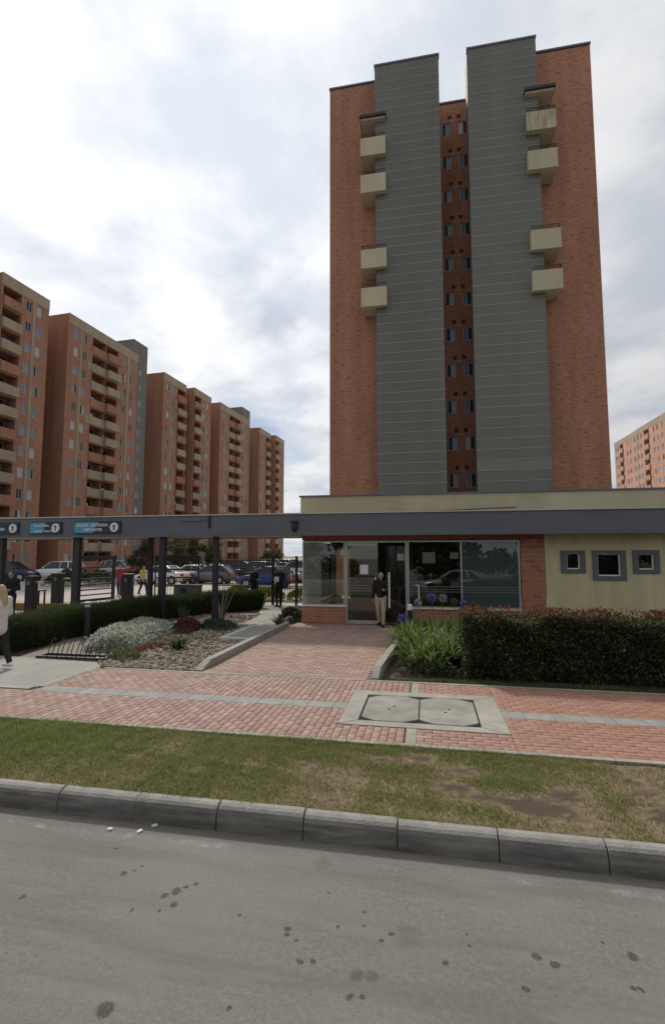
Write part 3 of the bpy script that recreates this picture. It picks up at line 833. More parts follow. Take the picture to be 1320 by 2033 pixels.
# ================================================================== rows of apartment blocks
PANES = ['pane_blue', 'pane_pale', 'pane_grey', 'pane_dark', 'pane_pale', 'pane_blue', 'pane_grey']  # extra pale panes stand in for the mirrored sky
UA = [dict(x0=0, x1=13.5, y=0, win=[(1.0, 1.75), (2.5, 3.2), (10.3, 11.0), (11.9, 12.55)], strip=[(2.02, 2.36), (11.22, 11.6)], bal=[(4.2, 6.78, -.1), (6.82, 9.2, -.55)])]
UB = [dict(x0=0, x1=6.9, y=0, win=[(1.0, 1.75), (2.5, 3.2)], strip=[(2.02, 2.36)], bal=[(4.2, 6.7, -.3)]),
      dict(x0=8.0, x1=14.2, y=-.9, win=[(11.1, 11.85), (12.5, 13.2)], strip=[(12.0, 12.36)], bal=[(8.2, 10.5, -.3)])]


def apartment(label, loc, rz, units, length, depth=15., core=None, brick='brick_row', cream='cream_old', seed=1, recess=None, detail=True, topz=32.3, zrows=None, mirror=False):
    rg = random.Random(seed); B = empty('apartment_block', loc, rz, label, 'building', 'brick apartment blocks around the parking lot')
    rows = zrows or [30.4 - 2.36 * (12 - k) - .2 for k in range(13)]
    for u in units:
        opens = []; y = u['y']
        for zk in rows:
            for a, b in u['win']: opens.append((a, b, zk - .58, zk + .58))
            for a, b, pr in u['bal']: opens.append((a, b, zk - 1.3, zk + .78, 1.35))
        opens.sort()
        mb = wall_open(u['x0'], u['x1'], 0, topz, y, opens, .16)
        mb.quad((u['x0'], depth, 0), (u['x0'], y, 0), (u['x0'], y, topz), (u['x0'], depth, topz)); mb.quad((u['x1'], y, 0), (u['x1'], depth, 0), (u['x1'], depth, topz), (u['x1'], y, topz))
        mb.quad((u['x0'], y, topz), (u['x1'], y, topz), (u['x1'], depth, topz), (u['x0'], depth, topz))
        part('wall', mb, brick, B)
        part('top_band', MB().box(u['x0'] - .02, u['x1'] + .02, y - .04, y - .004, topz - 1.25, topz + .05), cream, B)
        for a, b in u['strip']: part('vertical_band', MB().box(a, b, y - .035, y - .003, .0, topz - 1.26), cream, B)
        for k, zk in enumerate(rows):
            for a, b in u['win']:
                window_parts(B, (a + b) / 2, zk, y, b - a, 1.16, 'win_frame', rg.choice(PANES), detail, open_side=rg.choice((0, 0, 0, 1, -1)))
            for a, b, pr in u['bal']:
                crm = (k % 3) != 0
                pb = part('balcony_parapet', MB().box(a - .06 + (.05 if not crm else 0), b - .01 + (.07 if crm else 0), y + pr, y + pr + .12, zk - 1.42, zk - .36), cream if crm else brick, B)
                if pr < -.2:
                    part('balcony_floor', MB().box(a, b - .01, y + pr + .121, y - .004, zk - 1.40, zk - 1.24), 'soffit', pb)
                    part('balcony_side', MB().box(a - .05, a + .04, y + pr + .121, y - .004, zk - 1.41, zk - .365), cream if crm else brick, pb)
                window_parts(B, (a + b) / 2 + rg.uniform(-.2, .2), zk - .25, y + 1.22, 1.7, 1.9, 'win_frame', rg.choice(['pane_dark', 'pane_dark', 'pane_grey']), detail)
                if rg.random() < .3: part('balcony_cabinet', MB().box(a + .3, a + .3 + rg.uniform(.4, .9), y + .5, y + .9, zk - 1.29, zk + rg.uniform(-.2, .2)), rg.choice(['pane_pale', 'wood_bench', 'white_panel']), pb)
            if k % 3 == 2 and len(u['win']) > 2: part('wide_band', MB().box(3.4, 4.13, y - .03, y - .003, zk - 1.40, zk - .4), cream, B)
    if recess:
        part('stair_recess', MB().box(recess[0], recess[1], 1.2, depth - .2, 0, topz - .6), 'grey_cladding', B)
        for zk in rows: window_parts(B, (recess[0] + recess[1]) / 2, zk, 1.12, .5, .8, 'win_frame', rg.choice(PANES), False)
    if core:
        part('stair_core', MB().box(core[0], core[1], core[2], core[2] + 6, 0, core[3]), 'grey_cladding', B)
        for zk in rows: window_parts(B, (core[0] + core[1]) / 2, zk, core[2] - .08, .7, .9, 'win_frame', rg.choice(PANES), False)
    return B


AZ = R(90 - 4)
d4 = (math.sin(R(4)), math.cos(R(4)))
apartment('nearest brick apartment block, cut off by the left edge', (-43.37 - 14.2 * d4[0] - .9, 48.89 - 14.2 * d4[1], .2), AZ, UB, 14.2, recess=(6.95, 7.95), seed=3)
apartment('second brick block from the left with staggered balconies and grey stair tower', (-43.15, 51.81, .2), AZ, UA, 13.5, core=(13.6, 17.0, .9, 35.0), seed=5)
apartment('middle brick block of the left row with a stepped front', (-41.98, 72.33, .2), AZ, UB, 14.2, recess=(6.95, 7.95), seed=8)
apartment('narrow looking fourth brick block with grey stair tower on its roof', (-39.49, 89.19, .2), AZ, UA, 13.5, core=(11.9, 16.0, .9, 35.0), seed=13)
apartment('farthest brick block of the left row beside the open sky', (-38.28, 108.95, .2), AZ, UB, 14.2, recess=(6.95, 7.95), seed=21)
UR = [dict(x0=0, x1=14.5, y=0, win=[(.8, 1.6), (2.1, 2.9), (8.2, 9.0), (10.0, 10.8), (12.6, 13.4)], strip=[(13.7, 14.4)], bal=[(3.6, 5.9, -.25)]),
      dict(x0=14.5, x1=31.5, y=-.25, win=[(15.4, 16.2), (17.0, 17.8), (23.6, 24.4), (25.4, 26.2), (27.6, 28.4)], strip=[(14.6, 15.2), (29.2, 31.0)], bal=[(18.9, 21.6, -.25)])]
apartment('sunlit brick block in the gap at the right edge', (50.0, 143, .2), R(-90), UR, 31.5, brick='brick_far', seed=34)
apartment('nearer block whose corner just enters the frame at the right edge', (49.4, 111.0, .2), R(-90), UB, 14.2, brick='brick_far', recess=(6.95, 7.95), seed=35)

# low grey service building at the far end of the lot
sb = empty('service_building', (-19, 104, .2), label='low grey building at the far end of the parking lot', cat='building')
part('wall', wall_open(-26, -8, .2, 4.6, 104, [(-24, -21.5, 1.2, 2.8), (-18, -16.5, .2, 2.7), (-14, -11, 1.2, 2.8)], .2).box(-26, -8, 104.3, 110, .2, 4.5), 'grey_box', sb, world=True)
part('roof', MB().box(-26.4, -7.6, 103.6, 110.4, 4.6, 4.9), 'pale_trim', sb, world=True)
for a, b, c, d in ((-24, -21.5, 1.2, 2.8), (-18, -16.5, .2, 2.7), (-14, -11, 1.2, 2.8)): part('pane', MB().box(a, b, 104.12, 104.16, c, d), 'pane_dark', sb, world=True)

# ================================================================== entrance lodge
LY = 16.3
G = empty('entrance_lodge', (0, LY, GZ), label='low entrance lodge with glazed front, brick pier and cream wall', cat='building')
# fascia runs on as the gate portico roof
part('fascia', MB().box(-32, 14, 15.70, 15.85, 3.09, 3.80), 'beam_blue', G, world=True)
part('fascia_trim', MB().box(-32, 14, 15.66, 15.87, 3.803, 3.84), 'pale_trim', G, world=True)
part('soffit', MB().box(-32, -4.2, 15.853, 17.9, 3.12, 3.22), 'soffit', G, world=True)
part('soffit', MB().box(-4.19, 14, 15.853, 16.25, 3.12, 3.22), 'soffit', G, world=True)
part('back_fascia', MB().box(-32, -4.2, 17.903, 18.05, 3.09, 3.78), 'beam_blue', G, world=True)
part('portico_roof', MB().box(-32, -4.2, 15.853, 17.9, 3.70, 3.78), 'concrete', G, world=True)
part('roof_slab', MB().box(-4.18, 14, 16.255, 22.6, 3.13, 3.78), 'concrete', G, world=True)
pp = part('parapet', MB().box(-4.40, 14, 17.0, 17.15, 3.79, 4.52).box(-4.40, -4.25, 17.15, 22.5, 3.79, 4.519), 'cream', G, world=True)
part('parapet_cap', MB().box(-4.45, 14, 16.95, 17.2, 4.523, 4.57), 'flashing', pp, world=True)
part('gutter', MB().box(-4.42, 14, 16.93, 16.995, 3.85, 3.90), 'pale_trim', pp, world=True)
part('loose_cable', MB().tube([(-1.2, 16.97, 3.93), (.5, 16.965, 3.95), (2.2, 16.96, 4.01), (2.9, 16.96, 4.03)], .012, 5), 'dark_metal', pp, world=True)
part('portico_joint', MB().box(-7.28, -7.20, 15.66, 15.695, 3.38, 3.79), 'dark_metal', G, world=True)
part('cable', MB().tube([(-8.3, 15.68, 3.62), (-7.7, 15.67, 3.60), (-7.25, 15.67, 3.66)], .008, 5), 'dark_metal', G, world=True)
lp = empty('wall_lamp', (-4.25, 15.7, 3.3), label='small black oval lamp fixed to the fascia by the lodge corner', cat='lamp')
part('housing', MB().ellipsoid((-4.25, 15.66, 3.40), (.11, .07, .19), 16, 10), 'dark_metal', lp, world=True, smooth=True)
part('hood', MB().box(-4.36, -4.14, 15.56, 15.70, 3.52, 3.58), 'dark_metal', lp, world=True)
part('mount', MB().box(-4.31, -4.19, 15.66, 15.698, 3.24, 3.34), 'rail_metal', lp, world=True)

# cream wall at the right with three framed windows
W3 = [(4.19, 4.57, 2.03, 2.53), (5.06, 5.70, 1.83, 2.50), (6.19, 6.61, 2.03, 2.50)]
OUT = [(4.02, 4.72, 1.92, 2.60), (4.92, 5.85, 1.71, 2.60), (6.04, 6.76, 1.92, 2.61)]
part('cream_wall', wall_open(3.58, 14, .15, 3.12, LY - .01, W3, .16), 'cream_wall', G, world=True)
for (a, b, c, d), (e, f_, g_, h) in zip(W3, OUT):
    w = part('window', wall_open(e, f_, g_, h, LY - .06, [(a, b, c, d)], .05).quad((e, LY - .06, g_), (e, LY - .012, g_), (f_, LY - .012, g_), (f_, LY - .06, g_)).quad((e, LY - .06, g_), (e, LY - .06, h), (e, LY - .012, h), (e, LY - .012, g_)).quad((f_, LY - .06, g_), (f_, LY - .012, g_), (f_, LY - .012, h), (f_, LY - .06, h)).quad((e, LY - .06, h), (f_, LY - .06, h), (f_, LY - .012, h), (e, LY - .012, h)), 'window_grey', G, world=True)
    t = .035
    fr_ = MB().box(a, b, LY + .03, LY + .09, c, c + t).box(a, b, LY + .03, LY + .09, d - t, d).box(a, a + t, LY + .03, LY + .09, c + t, d - t).box(b - t, b, LY + .03, LY + .09, c + t, d - t)
    part('frame', fr_, 'sign_white', w, world=True)
    part('pane', MB().box(a + t, b - t, LY + .055, LY + .063, c + t, d - t), 'glass_small', w, world=True)
part('inner_room', MB().box(3.7, 13.9, LY + .30, LY + .34, .2, 3.1), 'interior_dark', G, world=True)
# brick pier and dwarf walls, brick by brick
BK = {}


def brick_wall(x0, x1, z0, z1, y, parent, bl=.30, bh=.153, dep=.12):
    w = part('brick_wall', MB().box(x0 + .01, x1 - .01, y + .006, y + dep, z0, z1), 'mortar', parent, world=True)
    r = 0; z = z0
    while z < z1 - .03:
        h = min(bh, z1 - z) - .026; x = x0 - (bl / 2 if r % 2 else 0)
        while x < x1 - .01:
            a, b = max(x, x0), min(x + bl, x1)
            if b - a > .03:
                key = (round(b - a, 3), round(h, 3), rng.random() < .3)
                if key not in BK:
                    me = MB().box(-(b - a) / 2 + .012, (b - a) / 2 - .012, -.006, .03, -h / 2, h / 2).mesh('brick'); setmat(me, 'clay_brick_dark' if key[2] else 'clay_brick'); BK[key] = me
                part('brick', BK[key], None, w, world=True, loc=((a + b) / 2, y + rng.uniform(-.003, .003), z + .006 + h / 2))
            x += bl
        z += bh; r += 1
    return w


brick_wall(2.86, 3.57, .2, 2.95, LY, G)
brick_wall(-4.16, -2.66, .2, .76, LY - .04, G, .26, .094)
brick_wall(-.63, 2.85, .2, .74, LY - .02, G, .26, .09)
part('lintel', MB().box(-4.16, 3.57, LY - .01, LY + .12, 2.955, 3.118), 'lintel_brick', G, world=True)
# glazed front
AL = 'aluminium'


def shopwin(name, xa, xb, za, zb, y, glass, mull=(), t=.05):
    w = part(name, MB().box(xa, xb, y - .03, y + .04, za, za + t).box(xa, xb, y - .03, y + .04, zb - t, zb).box(xa, xa + t, y - .03, y + .04, za + t, zb - t).box(xb - t, xb, y - .03, y + .04, za + t, zb - t), AL, G, world=True)
    xs = [xa + t, *mull, xb - t]
    for q in mull: part('mullion', MB().box(q - t / 2, q + t / 2, y - .028, y + .038, za + t, zb - t), AL, w, world=True)
    for i in range(len(xs) - 1): part('pane', MB().box(xs[i] + (t / 2 if i else .001), xs[i + 1] - (t / 2 if i < len(xs) - 2 else .001), y - .002, y + .006, za + t + .001, zb - t - .001), glass[i], w, world=True)
    return w


shopwin('display_window', -4.14, -2.68, .79, 2.93, LY + .02, ['glass_clear'])
part('window_sill', MB().box(-4.20, -2.64, LY - .07, LY + .05, .762, .789), 'white_panel', G, world=True)
sw = shopwin('shop_window', -.63, 2.83, .77, 2.93, LY + .02, ['glass_clear', 'glass_film'], (1.06,))
part('window_sill', MB().box(-.64, 2.84, LY - .06, LY + .05, .742, .768), 'white_panel', G, world=True)
# doorway: a fixed left leaf and an open right leaf
df = part('door_frame', MB().box(-2.66, -2.60, LY - .01, LY + .06, .2, 2.93).box(-.70, -.64, LY - .01, LY + .06, .2, 2.93).box(-2.60, -.70, LY - .01, LY + .06, 2.87, 2.93), AL, G, world=True)
dl = part('door_leaf', MB().box(-2.59, -1.60, LY + .01, LY + .05, .21, .33).box(-2.59, -1.60, LY + .01, LY + .05, 2.76, 2.865), AL, G, world=True)
part('pane', MB().box(-2.59, -1.60, LY + .026, LY + .034, .331, 2.759), 'glass_clear', dl, world=True)
part('pull_handle', MB().tube([(-1.67, LY - .06, .86), (-1.67, LY - .06, 1.75)], .025, 8).tube([(-1.67, LY - .06, .95), (-1.67, LY + .02, .95)], .012, 6).tube([(-1.67, LY - .06, 1.66), (-1.67, LY + .02, 1.66)], .012, 6), 'white_panel', dl, world=True)
part('notice', MB().box(-2.19, -1.92, LY + .018, LY + .024, 1.83, 2.14), 'paper', dl, world=True)
# open leaf swings outward about its hinge on the right jamb
od = empty('tmp', (0, 0, 0)); bpy.data.objects.remove(od)
od = part('door_leaf', MB().box(-.93, -.005, -.02, .02, .02, .13).box(-.93, -.005, -.02, .02, 2.55, 2.66), AL, G, world=True, loc=(-.70, LY + .0, .2), rz=R(52))
part('pane', MB().box(-.93, -.005, -.004, .004, .131, 2.549), 'glass_door', od)
part('pull_handle', MB().tube([(-.86, -.07, .62), (-.86, -.07, 1.72)], .025, 8).tube([(-.86, -.07, .72), (-.86, .0, .72)], .012, 6).tube([(-.86, -.07, 1.6), (-.86, .0, 1.6)], .012, 6), 'white_panel', od)
# papers stuck inside the glass
for a, b, c, d, m_ in ((-.98, -.73, 2.28, 2.50, 'paper'), (-.15, .25, 2.20, 2.55, 'paper'), (.72, .98, 2.34, 2.54, 'paper'), (.72, 1.0, 1.42, 1.62, 'pane_pale'), (-.57, -.30, 1.62, 1.79, 'sticker_blue')):
    yy = LY + .06 if a > -.7 else LY + .30
    part('notice', MB().box(a, b, yy, yy + .006, c, d), m_, sw, world=True)
for k, (a, b) in enumerate(((-.52, -.35),)): part('sticker_lettering', MB().box(a, b, LY + .054, LY + .059, 1.69, 1.73), 'sign_white', sw, world=True)
part('stand_pole', MB().tube([(-.28, LY - .12, .72), (-.28, LY - .12, 1.50)], .022, 8).tube([(-.40, LY - .12, 1.50), (-.27, LY - .12, 1.50)], .016, 6), 'sign_white', sw, world=True)
# frosted stripes across the glass at waist height
for z in (1.28, 1.36, 1.44, 1.68): part('safety_stripe', MB().box(-2.58, -1.62, LY + .02, LY + .024, z, z + .018), 'grey_ledge', dl, world=True)
for z in (1.28, 1.36, 1.44): part('safety_stripe', MB().box(-.57, 2.77, LY + .010, LY + .014, z, z + .012), 'grey_ledge', sw, world=True)
# inside the lodge
part('lobby_floor', MB().box(-4.1, 3.6, LY + .13, 21.2, .15, .205), 'interior_floor', G, world=True)
part('lobby_ceiling', MB().box(-4.1, 3.6, LY + .13, 21.2, 3.0, 3.1), 'interior_wall', G, world=True)
part('back_wall', wall_open(-4.1, 3.6, .2, 3.0, 21.2, [(-3.9, -2.9, .6, 2.7), (-1.15, -.35, .21, 2.45)], .12), 'interior_wall', G, world=True)
part('back_window', MB().box(-3.9, -2.9, 21.25, 21.26, .6, 2.7), 'glass_clear', G, world=True)
part('inner_door', MB().box(-1.15, -.35, 21.28, 21.32, .21, 2.45), 'door_red', G, world=True)
for z in np.arange(.2, 3.0, .2): part('side_panel', MB().box(-4.08, -4.03, LY + .14, 18.6, z + .006, z + .196), 'white_panel', G, world=True)
for z in np.arange(.82, 2.86, .17): part('blind_slat', MB().box(-4.07, -3.52, LY + .135, LY + .15, z, z + .165), 'white_panel', G, world=True)
part('side_window', MB().box(-4.06, -4.05, 18.62, 21.15, .75, 2.95), 'glass_clear', G, world=True)
part('side_wall', MB().box(-4.14, -4.085, LY + .14, 18.6, .2, 3.1).box(-4.14, -4.02, 18.62, 21.2, .2, .74), 'cream_wall', G, world=True)
part('partition', MB().box(-.62, -.54, 18.6, 21.1, .2, 3.0), 'interior_wall', G, world=True)
part('partition', MB().box(1.05, 1.15, LY + .5, 21.1, .2, 3.0), 'interior_dark', G, world=True)
part('corner_pier', MB().box(-3.15, -2.75, 20.4, 20.8, .2, 3.0), 'clay_brick', G, world=True)
dk = empty('reception_desk', (-1.9, 19.6, GZ), label='dark reception desk inside the lodge lobby behind the glass door', cat='desk')
part('desk_top', MB().box(-2.9, -.9, 19.2, 19.9, 1.15, 1.21), 'wood_bench', dk, world=True)
part('front_panel', MB().box(-2.85, -.95, 19.3, 19.35, .205, 1.149), 'interior_dark', dk, world=True)
for a in (-2.85, -1.0): part('side_panel', MB().box(a, a + .05, 19.36, 19.85, .205, 1.149), 'interior_dark', dk, world=True)
bn = empty('lobby_bench', (.2, 18.2, GZ), label='low dark bench inside the lodge behind the shop window', cat='bench')
part('seat', MB().box(-.4, .9, 18.0, 18.5, .62, .69), 'wood_bench', bn, world=True)
part('backrest', MB().box(-.4, .9, 18.5, 18.55, .72, 1.15), 'interior_dark', bn, world=True)
for a in (-.35, .8):
    for b in (18.05, 18.42): part('leg', MB().box(a, a + .05, b, b + .05, .206, .618), 'dark_metal', bn, world=True)

# ================================================================== gate portico: posts, gates, fence
POSTS = [(-12.45, 15.98, .19, 'black portico post at the left jamb of the barred gate, front row'), (-13.35, 17.0, .17, 'black portico post just left of the barred gate jamb, set back'),
         (-10.35, 17.3, .16, 'black portico post between the barred gate and the mesh gate'), (-9.10, 15.98, .21, 'thick black portico post beside the mesh gate'),
         (-7.12, 15.98, .17, 'black portico post nearest the lodge'), (-15.68, 15.98, .2, 'black portico post at the left edge of the frame')]
for x, y, w, lab in POSTS:
    P_ = empty('portico_post', (x, y, GZ), label=lab, cat='post', group='posts under the portico beam')
    part('shaft', MB().box(x - w / 2, x + w / 2, y - w / 2, y + w / 2, .15, 3.10), 'post_metal', P_, world=True, bevel=.01)
    part('base_plate', MB().box(x - w * .8, x + w * .8, y - w * .8, y + w * .8, .19, .22), 'dark_metal', P_, world=True)
    part('head_plate', MB().box(x - w * .7, x + w * .7, y - w * .7, y + w * .7, 3.101, 3.116), 'dark_metal', P_, world=True)

# barred vehicle gate, swung inwards
ga, gb = Vector((-15.62, 19.92, 0)), Vector((-15.0 + .35, 22.3, 0))
ga = Vector((-13.0, 17.0, 0)); gb = Vector((-14.35, 21.0, 0))


def swing_gate(name, label, a, b, z0, z1, hbars, vbars, m='post_metal', fr=.06, top=.0):
    d = (b - a); L_ = d.length; rz_ = math.atan2(d.y, d.x)
    Gt = empty(name, (a.x, a.y, GZ), rz_, label, 'gate'); z0 -= GZ; z1 -= GZ
    part('frame', MB().box(0, fr, -fr / 2, fr / 2, z0, z1).box(L_ - fr, L_, -fr / 2, fr / 2, z0, z1).box(fr, L_ - fr, -fr / 2, fr / 2, z0, z0 + fr).box(fr, L_ - fr, -fr / 2, fr / 2, z1 - fr - top, z1), m, Gt)
    for z in hbars: part('rail', MB().box(fr, L_ - fr, -.03, .03, z - GZ - .03, z - GZ + .03), m, Gt)
    if vbars:
        me = MB().box(-.009, .009, -.009, .009, z0 + fr, z1 - fr - top).mesh('bar'); setmat(me, m)
        for k in range(1, vbars): part('bar', me, None, Gt, loc=(fr + (L_ - 2 * fr) * k / vbars, .03, 0))
    return Gt


swing_gate('barred_gate', 'black vehicle gate of horizontal bars standing open', Vector((-15.55, 19.9, 0)), Vector((-15.12, 22.05, 0)), .32, 2.44, [.62, .86, 1.10, 1.36, 1.62, 1.88], 0, fr=.12, top=.06)
swing_gate('mesh_gate', 'black gate of fine upright bars beside the thick post', Vector((-11.35, 19.3, 0)), Vector((-9.75, 20.2, 0)), .3, 2.44, [.75, 1.15, 1.5, 1.85], 14, top=.18)
# palisade fence up to the lodge
F = empty('palisade_fence', (-7.4, 22.0, GZ), label='black upright bar fence between the mesh gate and the lodge', cat='fence')
fx0, fx1, fy = -9.75, -4.2, 21.9
for z in (.34, 1.05, 2.2): part('rail', MB().box(fx0, fx1, fy - .02, fy + .02, z - .02, z + .02), 'dark_metal', F, world=True)
me = MB().box(-.012, .012, -.012, .012, 0, 2.05).prism([(-.012, -.012), (.012, -.012), (.012, .012), (-.012, .012)], 2.05, 2.1).mesh('bar'); setmat(me, 'dark_metal')
for x in np.arange(fx0, fx1, .125): part('bar', me, None, F, world=True, loc=(float(x), fy - .035, .28))
for x in (fx0, -6.95, -5.85, fx1): part('post', MB().box(x - .05, x + .05, fy - .05, fy + .05, .15, 2.42), 'dark_metal', F, world=True)
part('board', MB().box(-6.45, -6.1, fy - .10, fy - .06, 1.55, 1.95), 'grey_box', F, world=True)
# portico signs on the fascia


def sign(xa, xb, lab, lines, cut=False):
    z0, z1 = 3.22, 3.66; yy = 15.645
    sg = empty('portico_sign', ((xa + xb) / 2, 15.69, z0), label=lab, cat='sign', group='signs along the portico fascia')
    part('panel', MB().box(xa, xb, yy, 15.695, z0, z1), 'sign_navy', sg, world=True)
    w = xb - xa
    part('blue_field', MB().poly([(xa + .02, yy - .004, z0 + .03), (xa + w * .42, yy - .004, z0 + .03), (xa + w * .52, yy - .004, z1 - .03), (xa + .02, yy - .004, z1 - .03)]), 'sign_blue', sg, world=True)
    r = .165 if w > 1.3 else .115; cxs = xb - r - .07; czs = (z0 + z1) / 2 + (.05 if w <= 1.3 else 0)
    dsc = part('disc', MB().tube([(cxs, yy - .001, czs), (cxs, yy - .012, czs)], r, 24), 'sign_white', sg, world=True)
    ar = r * .62
    part('arrow', MB().poly([(cxs - ar * .25, yy - .016, czs - ar), (cxs + ar * .25, yy - .016, czs - ar), (cxs + ar * .25, yy - .016, czs + ar * .25), (cxs + ar * .62, yy - .016, czs + ar * .25), (cxs, yy - .016, czs + ar), (cxs - ar * .62, yy - .016, czs + ar * .25), (cxs - ar * .25, yy - .016, czs + ar * .25)]), 'sign_navy', dsc, world=True)
    off = root_off(sg)
    for t, fx, fz, sz in lines:
        lettering('lettering', t, sz, 'sign_white', sg, (xa + w * fx - off.x, yy - .008 - off.y, z0 + (z1 - z0) * fz - off.z), 'CENTER', .003)


sign(-12.42, -10.58, 'widest navy and blue sign for visitors on the fascia', [('SALIDA - ENTRADA', .40, .68, .142), ('VISITANTES', .42, .30, .142)])
sign(-14.25, -12.93, 'smaller navy and blue two line sign between the other fascia signs', [('Acceso Motos', .38, .70, .105), ('Conjunto  Motos P tos', .48, .24, .092)])
sign(-16.9, -14.72, 'navy sign cut off by the left edge of the frame', [('Parqueadero Privado', .40, .45, .17)])

# access pedestals on their island
isl = empty('island_kerb', (-16.0, 18.6, GZ), label='ochre painted low kerb island at the foot of the access pedestals', cat='kerb')
part('front_side', MB().prism([(-18.2, 17.9), (-12.9, 17.9), (-12.9, 18.1), (-18.2, 18.1)], .19, .48), 'ochre_kerb', isl, world=True, bevel=.02)
part('back_side', MB().prism([(-18.2, 18.1), (-12.9, 18.1), (-12.9, 18.25), (-18.2, 18.25)], .19, .42), 'ochre_kerb', isl, world=True, bevel=.02)
for x, y, w, h, lab in ((-14.98, 16.7, .34, 1.42, 'dark access pedestal nearest the woman with blond hair'), (-15.65, 18.9, .44, 1.45, 'dark access pedestal beside the black stool'), (-12.65, 19.4, .42, 1.42, 'broad dark access pedestal in front of the person in red')):
    A_ = empty('access_pedestal', (x, y, GZ), label=lab, cat='pedestal', group='access pedestals at the gate')
    part('column', MB().box(x - w / 2, x + w / 2, y - .15, y + .15, .19, GZ + h), 'post_metal', A_, world=True, bevel=.03)
    part('top_plate', MB().box(x - w / 2 - .02, x + w / 2 + .02, y - .17, y + .17, GZ + h + .002, GZ + h + .04), 'grey_box', A_, world=True)
    part('barrier_arm', MB().box(x + w / 2 + .002, x + w / 2 + .36, y - .03, y + .03, GZ + h - .22, GZ + h - .16), 'aluminium', A_, world=True)
    part('card_reader', MB().box(x - .06, x + .06, y - .18, y - .152, GZ + h - .3, GZ + h - .14), 'pane_grey', A_, world=True)
st = empty('stool', (-15.6, 17.55, GZ), label='small black plastic stool between the access pedestals', cat='stool')
part('seat', MB().box(-15.62, -15.20, 17.35, 17.75, 1.02, 1.07), 'dark_metal', st, world=True, bevel=.01)
for a in (-15.60, -15.28):
    for b in (17.37, 17.68): part('leg', MB().box(a, a + .05, b, b + .05, .47, 1.018), 'dark_metal', st, world=True)
part('stretcher', MB().box(-15.55, -15.28, 17.40, 17.44, .70, .80), 'dark_metal', st, world=True)
gbx = empty('utility_box', (-9.75, 18.9, GZ), label='grey box with a dark round emblem behind the hedge at the mesh gate', cat='box')
part('case', MB().box(-10.2, -9.1, 18.8, 19.15, .2, 1.22), 'grey_box', gbx, world=True, bevel=.02)
part('emblem', MB().tube([(-9.75, 18.799, .98), (-9.75, 18.785, .98)], .17, 20), 'sign_navy', gbx, world=True)
part('lid', MB().box(-10.22, -9.08, 18.78, 19.17, 1.222, 1.26), 'grey_box', gbx, world=True)

# ================================================================== garden bed left of the path
part('gravel_bed', MB().prism([(-8.95, 9.6), (-6.5, 9.2), (-4.55, 9.2), (-4.45, 15.4), (-5.4, 18.3), (-7.4, 18.8), (-9.6, 18.5), (-9.6, 12)], .14, .186), 'gravel_bed')['kind'] = 'structure'
n = 9000
gx = nr.uniform(-9.4, -4.5, n); gy = 9.22 + (nr.random(n) ** 1.4) * 9.0
ok = (gx > -9.3) & ~((gx > -5.6) & (gy > 12.7) & (gy < 15.3)) & (gx > -6.55 - (gy - 9.2) * .9) & ~((gx > -6.2) & (gy > 15.6))
gx, gy = gx[ok], gy[ok]; n = len(gx)
ico = np.array([(0, 0, 1), (.894, 0, .447), (.276, .851, .447), (-.724, .526, .447), (-.724, -.526, .447), (.276, -.851, .447), (.724, .526, -.447), (-.276, .851, -.447), (-.894, 0, -.447), (-.276, -.851, -.447), (.724, -.526, -.447), (0, 0, -1)])
icf = np.array([(0, 1, 2), (0, 2, 3), (0, 3, 4), (0, 4, 5), (0, 5, 1), (1, 6, 2), (2, 7, 3), (3, 8, 4), (4, 9, 5), (5, 10, 1), (6, 7, 2), (7, 8, 3), (8, 9, 4), (9, 10, 5), (10, 6, 1), (11, 7, 6), (11, 8, 7), (11, 9, 8), (11, 10, 9), (11, 6, 10)])
sz = (.018 + .03 * nr.random(n) ** 1.6)[:, None] * np.array([[1, 1, .7]]) * (1 + .25 * nr.normal(size=(n, 3)))
an = nr.random(n) * 6.28; ca, sa = np.cos(an)[:, None], np.sin(an)[:, None]
v = ico[None] * sz[:, None] * (1 + .15 * nr.normal(size=(n, 12, 1)))
v = np.stack([v[..., 0] * ca - v[..., 1] * sa, v[..., 0] * sa + v[..., 1] * ca, v[..., 2]], -1) + np.stack([gx, gy, .19 + sz[:, 2] * .4], 1)[:, None]
fcs = (icf[None] + 12 * np.arange(n)[:, None, None]).reshape(-1, 3)
pc = np.repeat(tone(n, [(.34, .28, .20), (.26, .22, .165), (.20, .175, .14), (.40, .35, .27), (.15, .13, .11), (.31, .24, .155)], .2), 12, 0)
o = part('gravel', npmesh('gravel', v.reshape(-1, 3), fcs, pc, 'pebble'), None)
tag(o, 'loose beige gravel covering the garden bed left of the path', 'gravel', kind='stuff')
# concrete edging along both sides of the path
e1 = empty('path_edging', (-4.45, 9.3, GZ), label='low concrete edging along the gravel side of the entrance path', cat='kerb')
for a, b, h0, h1 in ((9.22, 9.62, .02, .15), (9.63, 11.0, .15, .15), (11.01, 12.4, .15, .15), (12.41, 13.8, .15, .15), (13.81, 15.3, .15, .13)):
    xa, xb = -4.50, -4.34
    mb = MB(); i = 0
    mb.v = [(xa, a, .15), (xb, a, .15), (xb, b, .15), (xa, b, .15), (xa, a, GZ + h0), (xb, a, GZ + h0), (xb, b, GZ + h1), (xa, b, GZ + h1)]
    mb.f = [(0, 3, 2, 1), (4, 5, 6, 7), (0, 1, 5, 4), (1, 2, 6, 5), (2, 3, 7, 6), (3, 0, 4, 7)]
    part('edging_block', mb, 'concrete', e1, world=True, bevel=.012)
e2 = empty('path_edging', (-.95, 9.2, GZ), label='low concrete edging between the path and the strap leaved plants', cat='kerb')
ex = lambda y: -1.04 + (y - 9.15) * .062
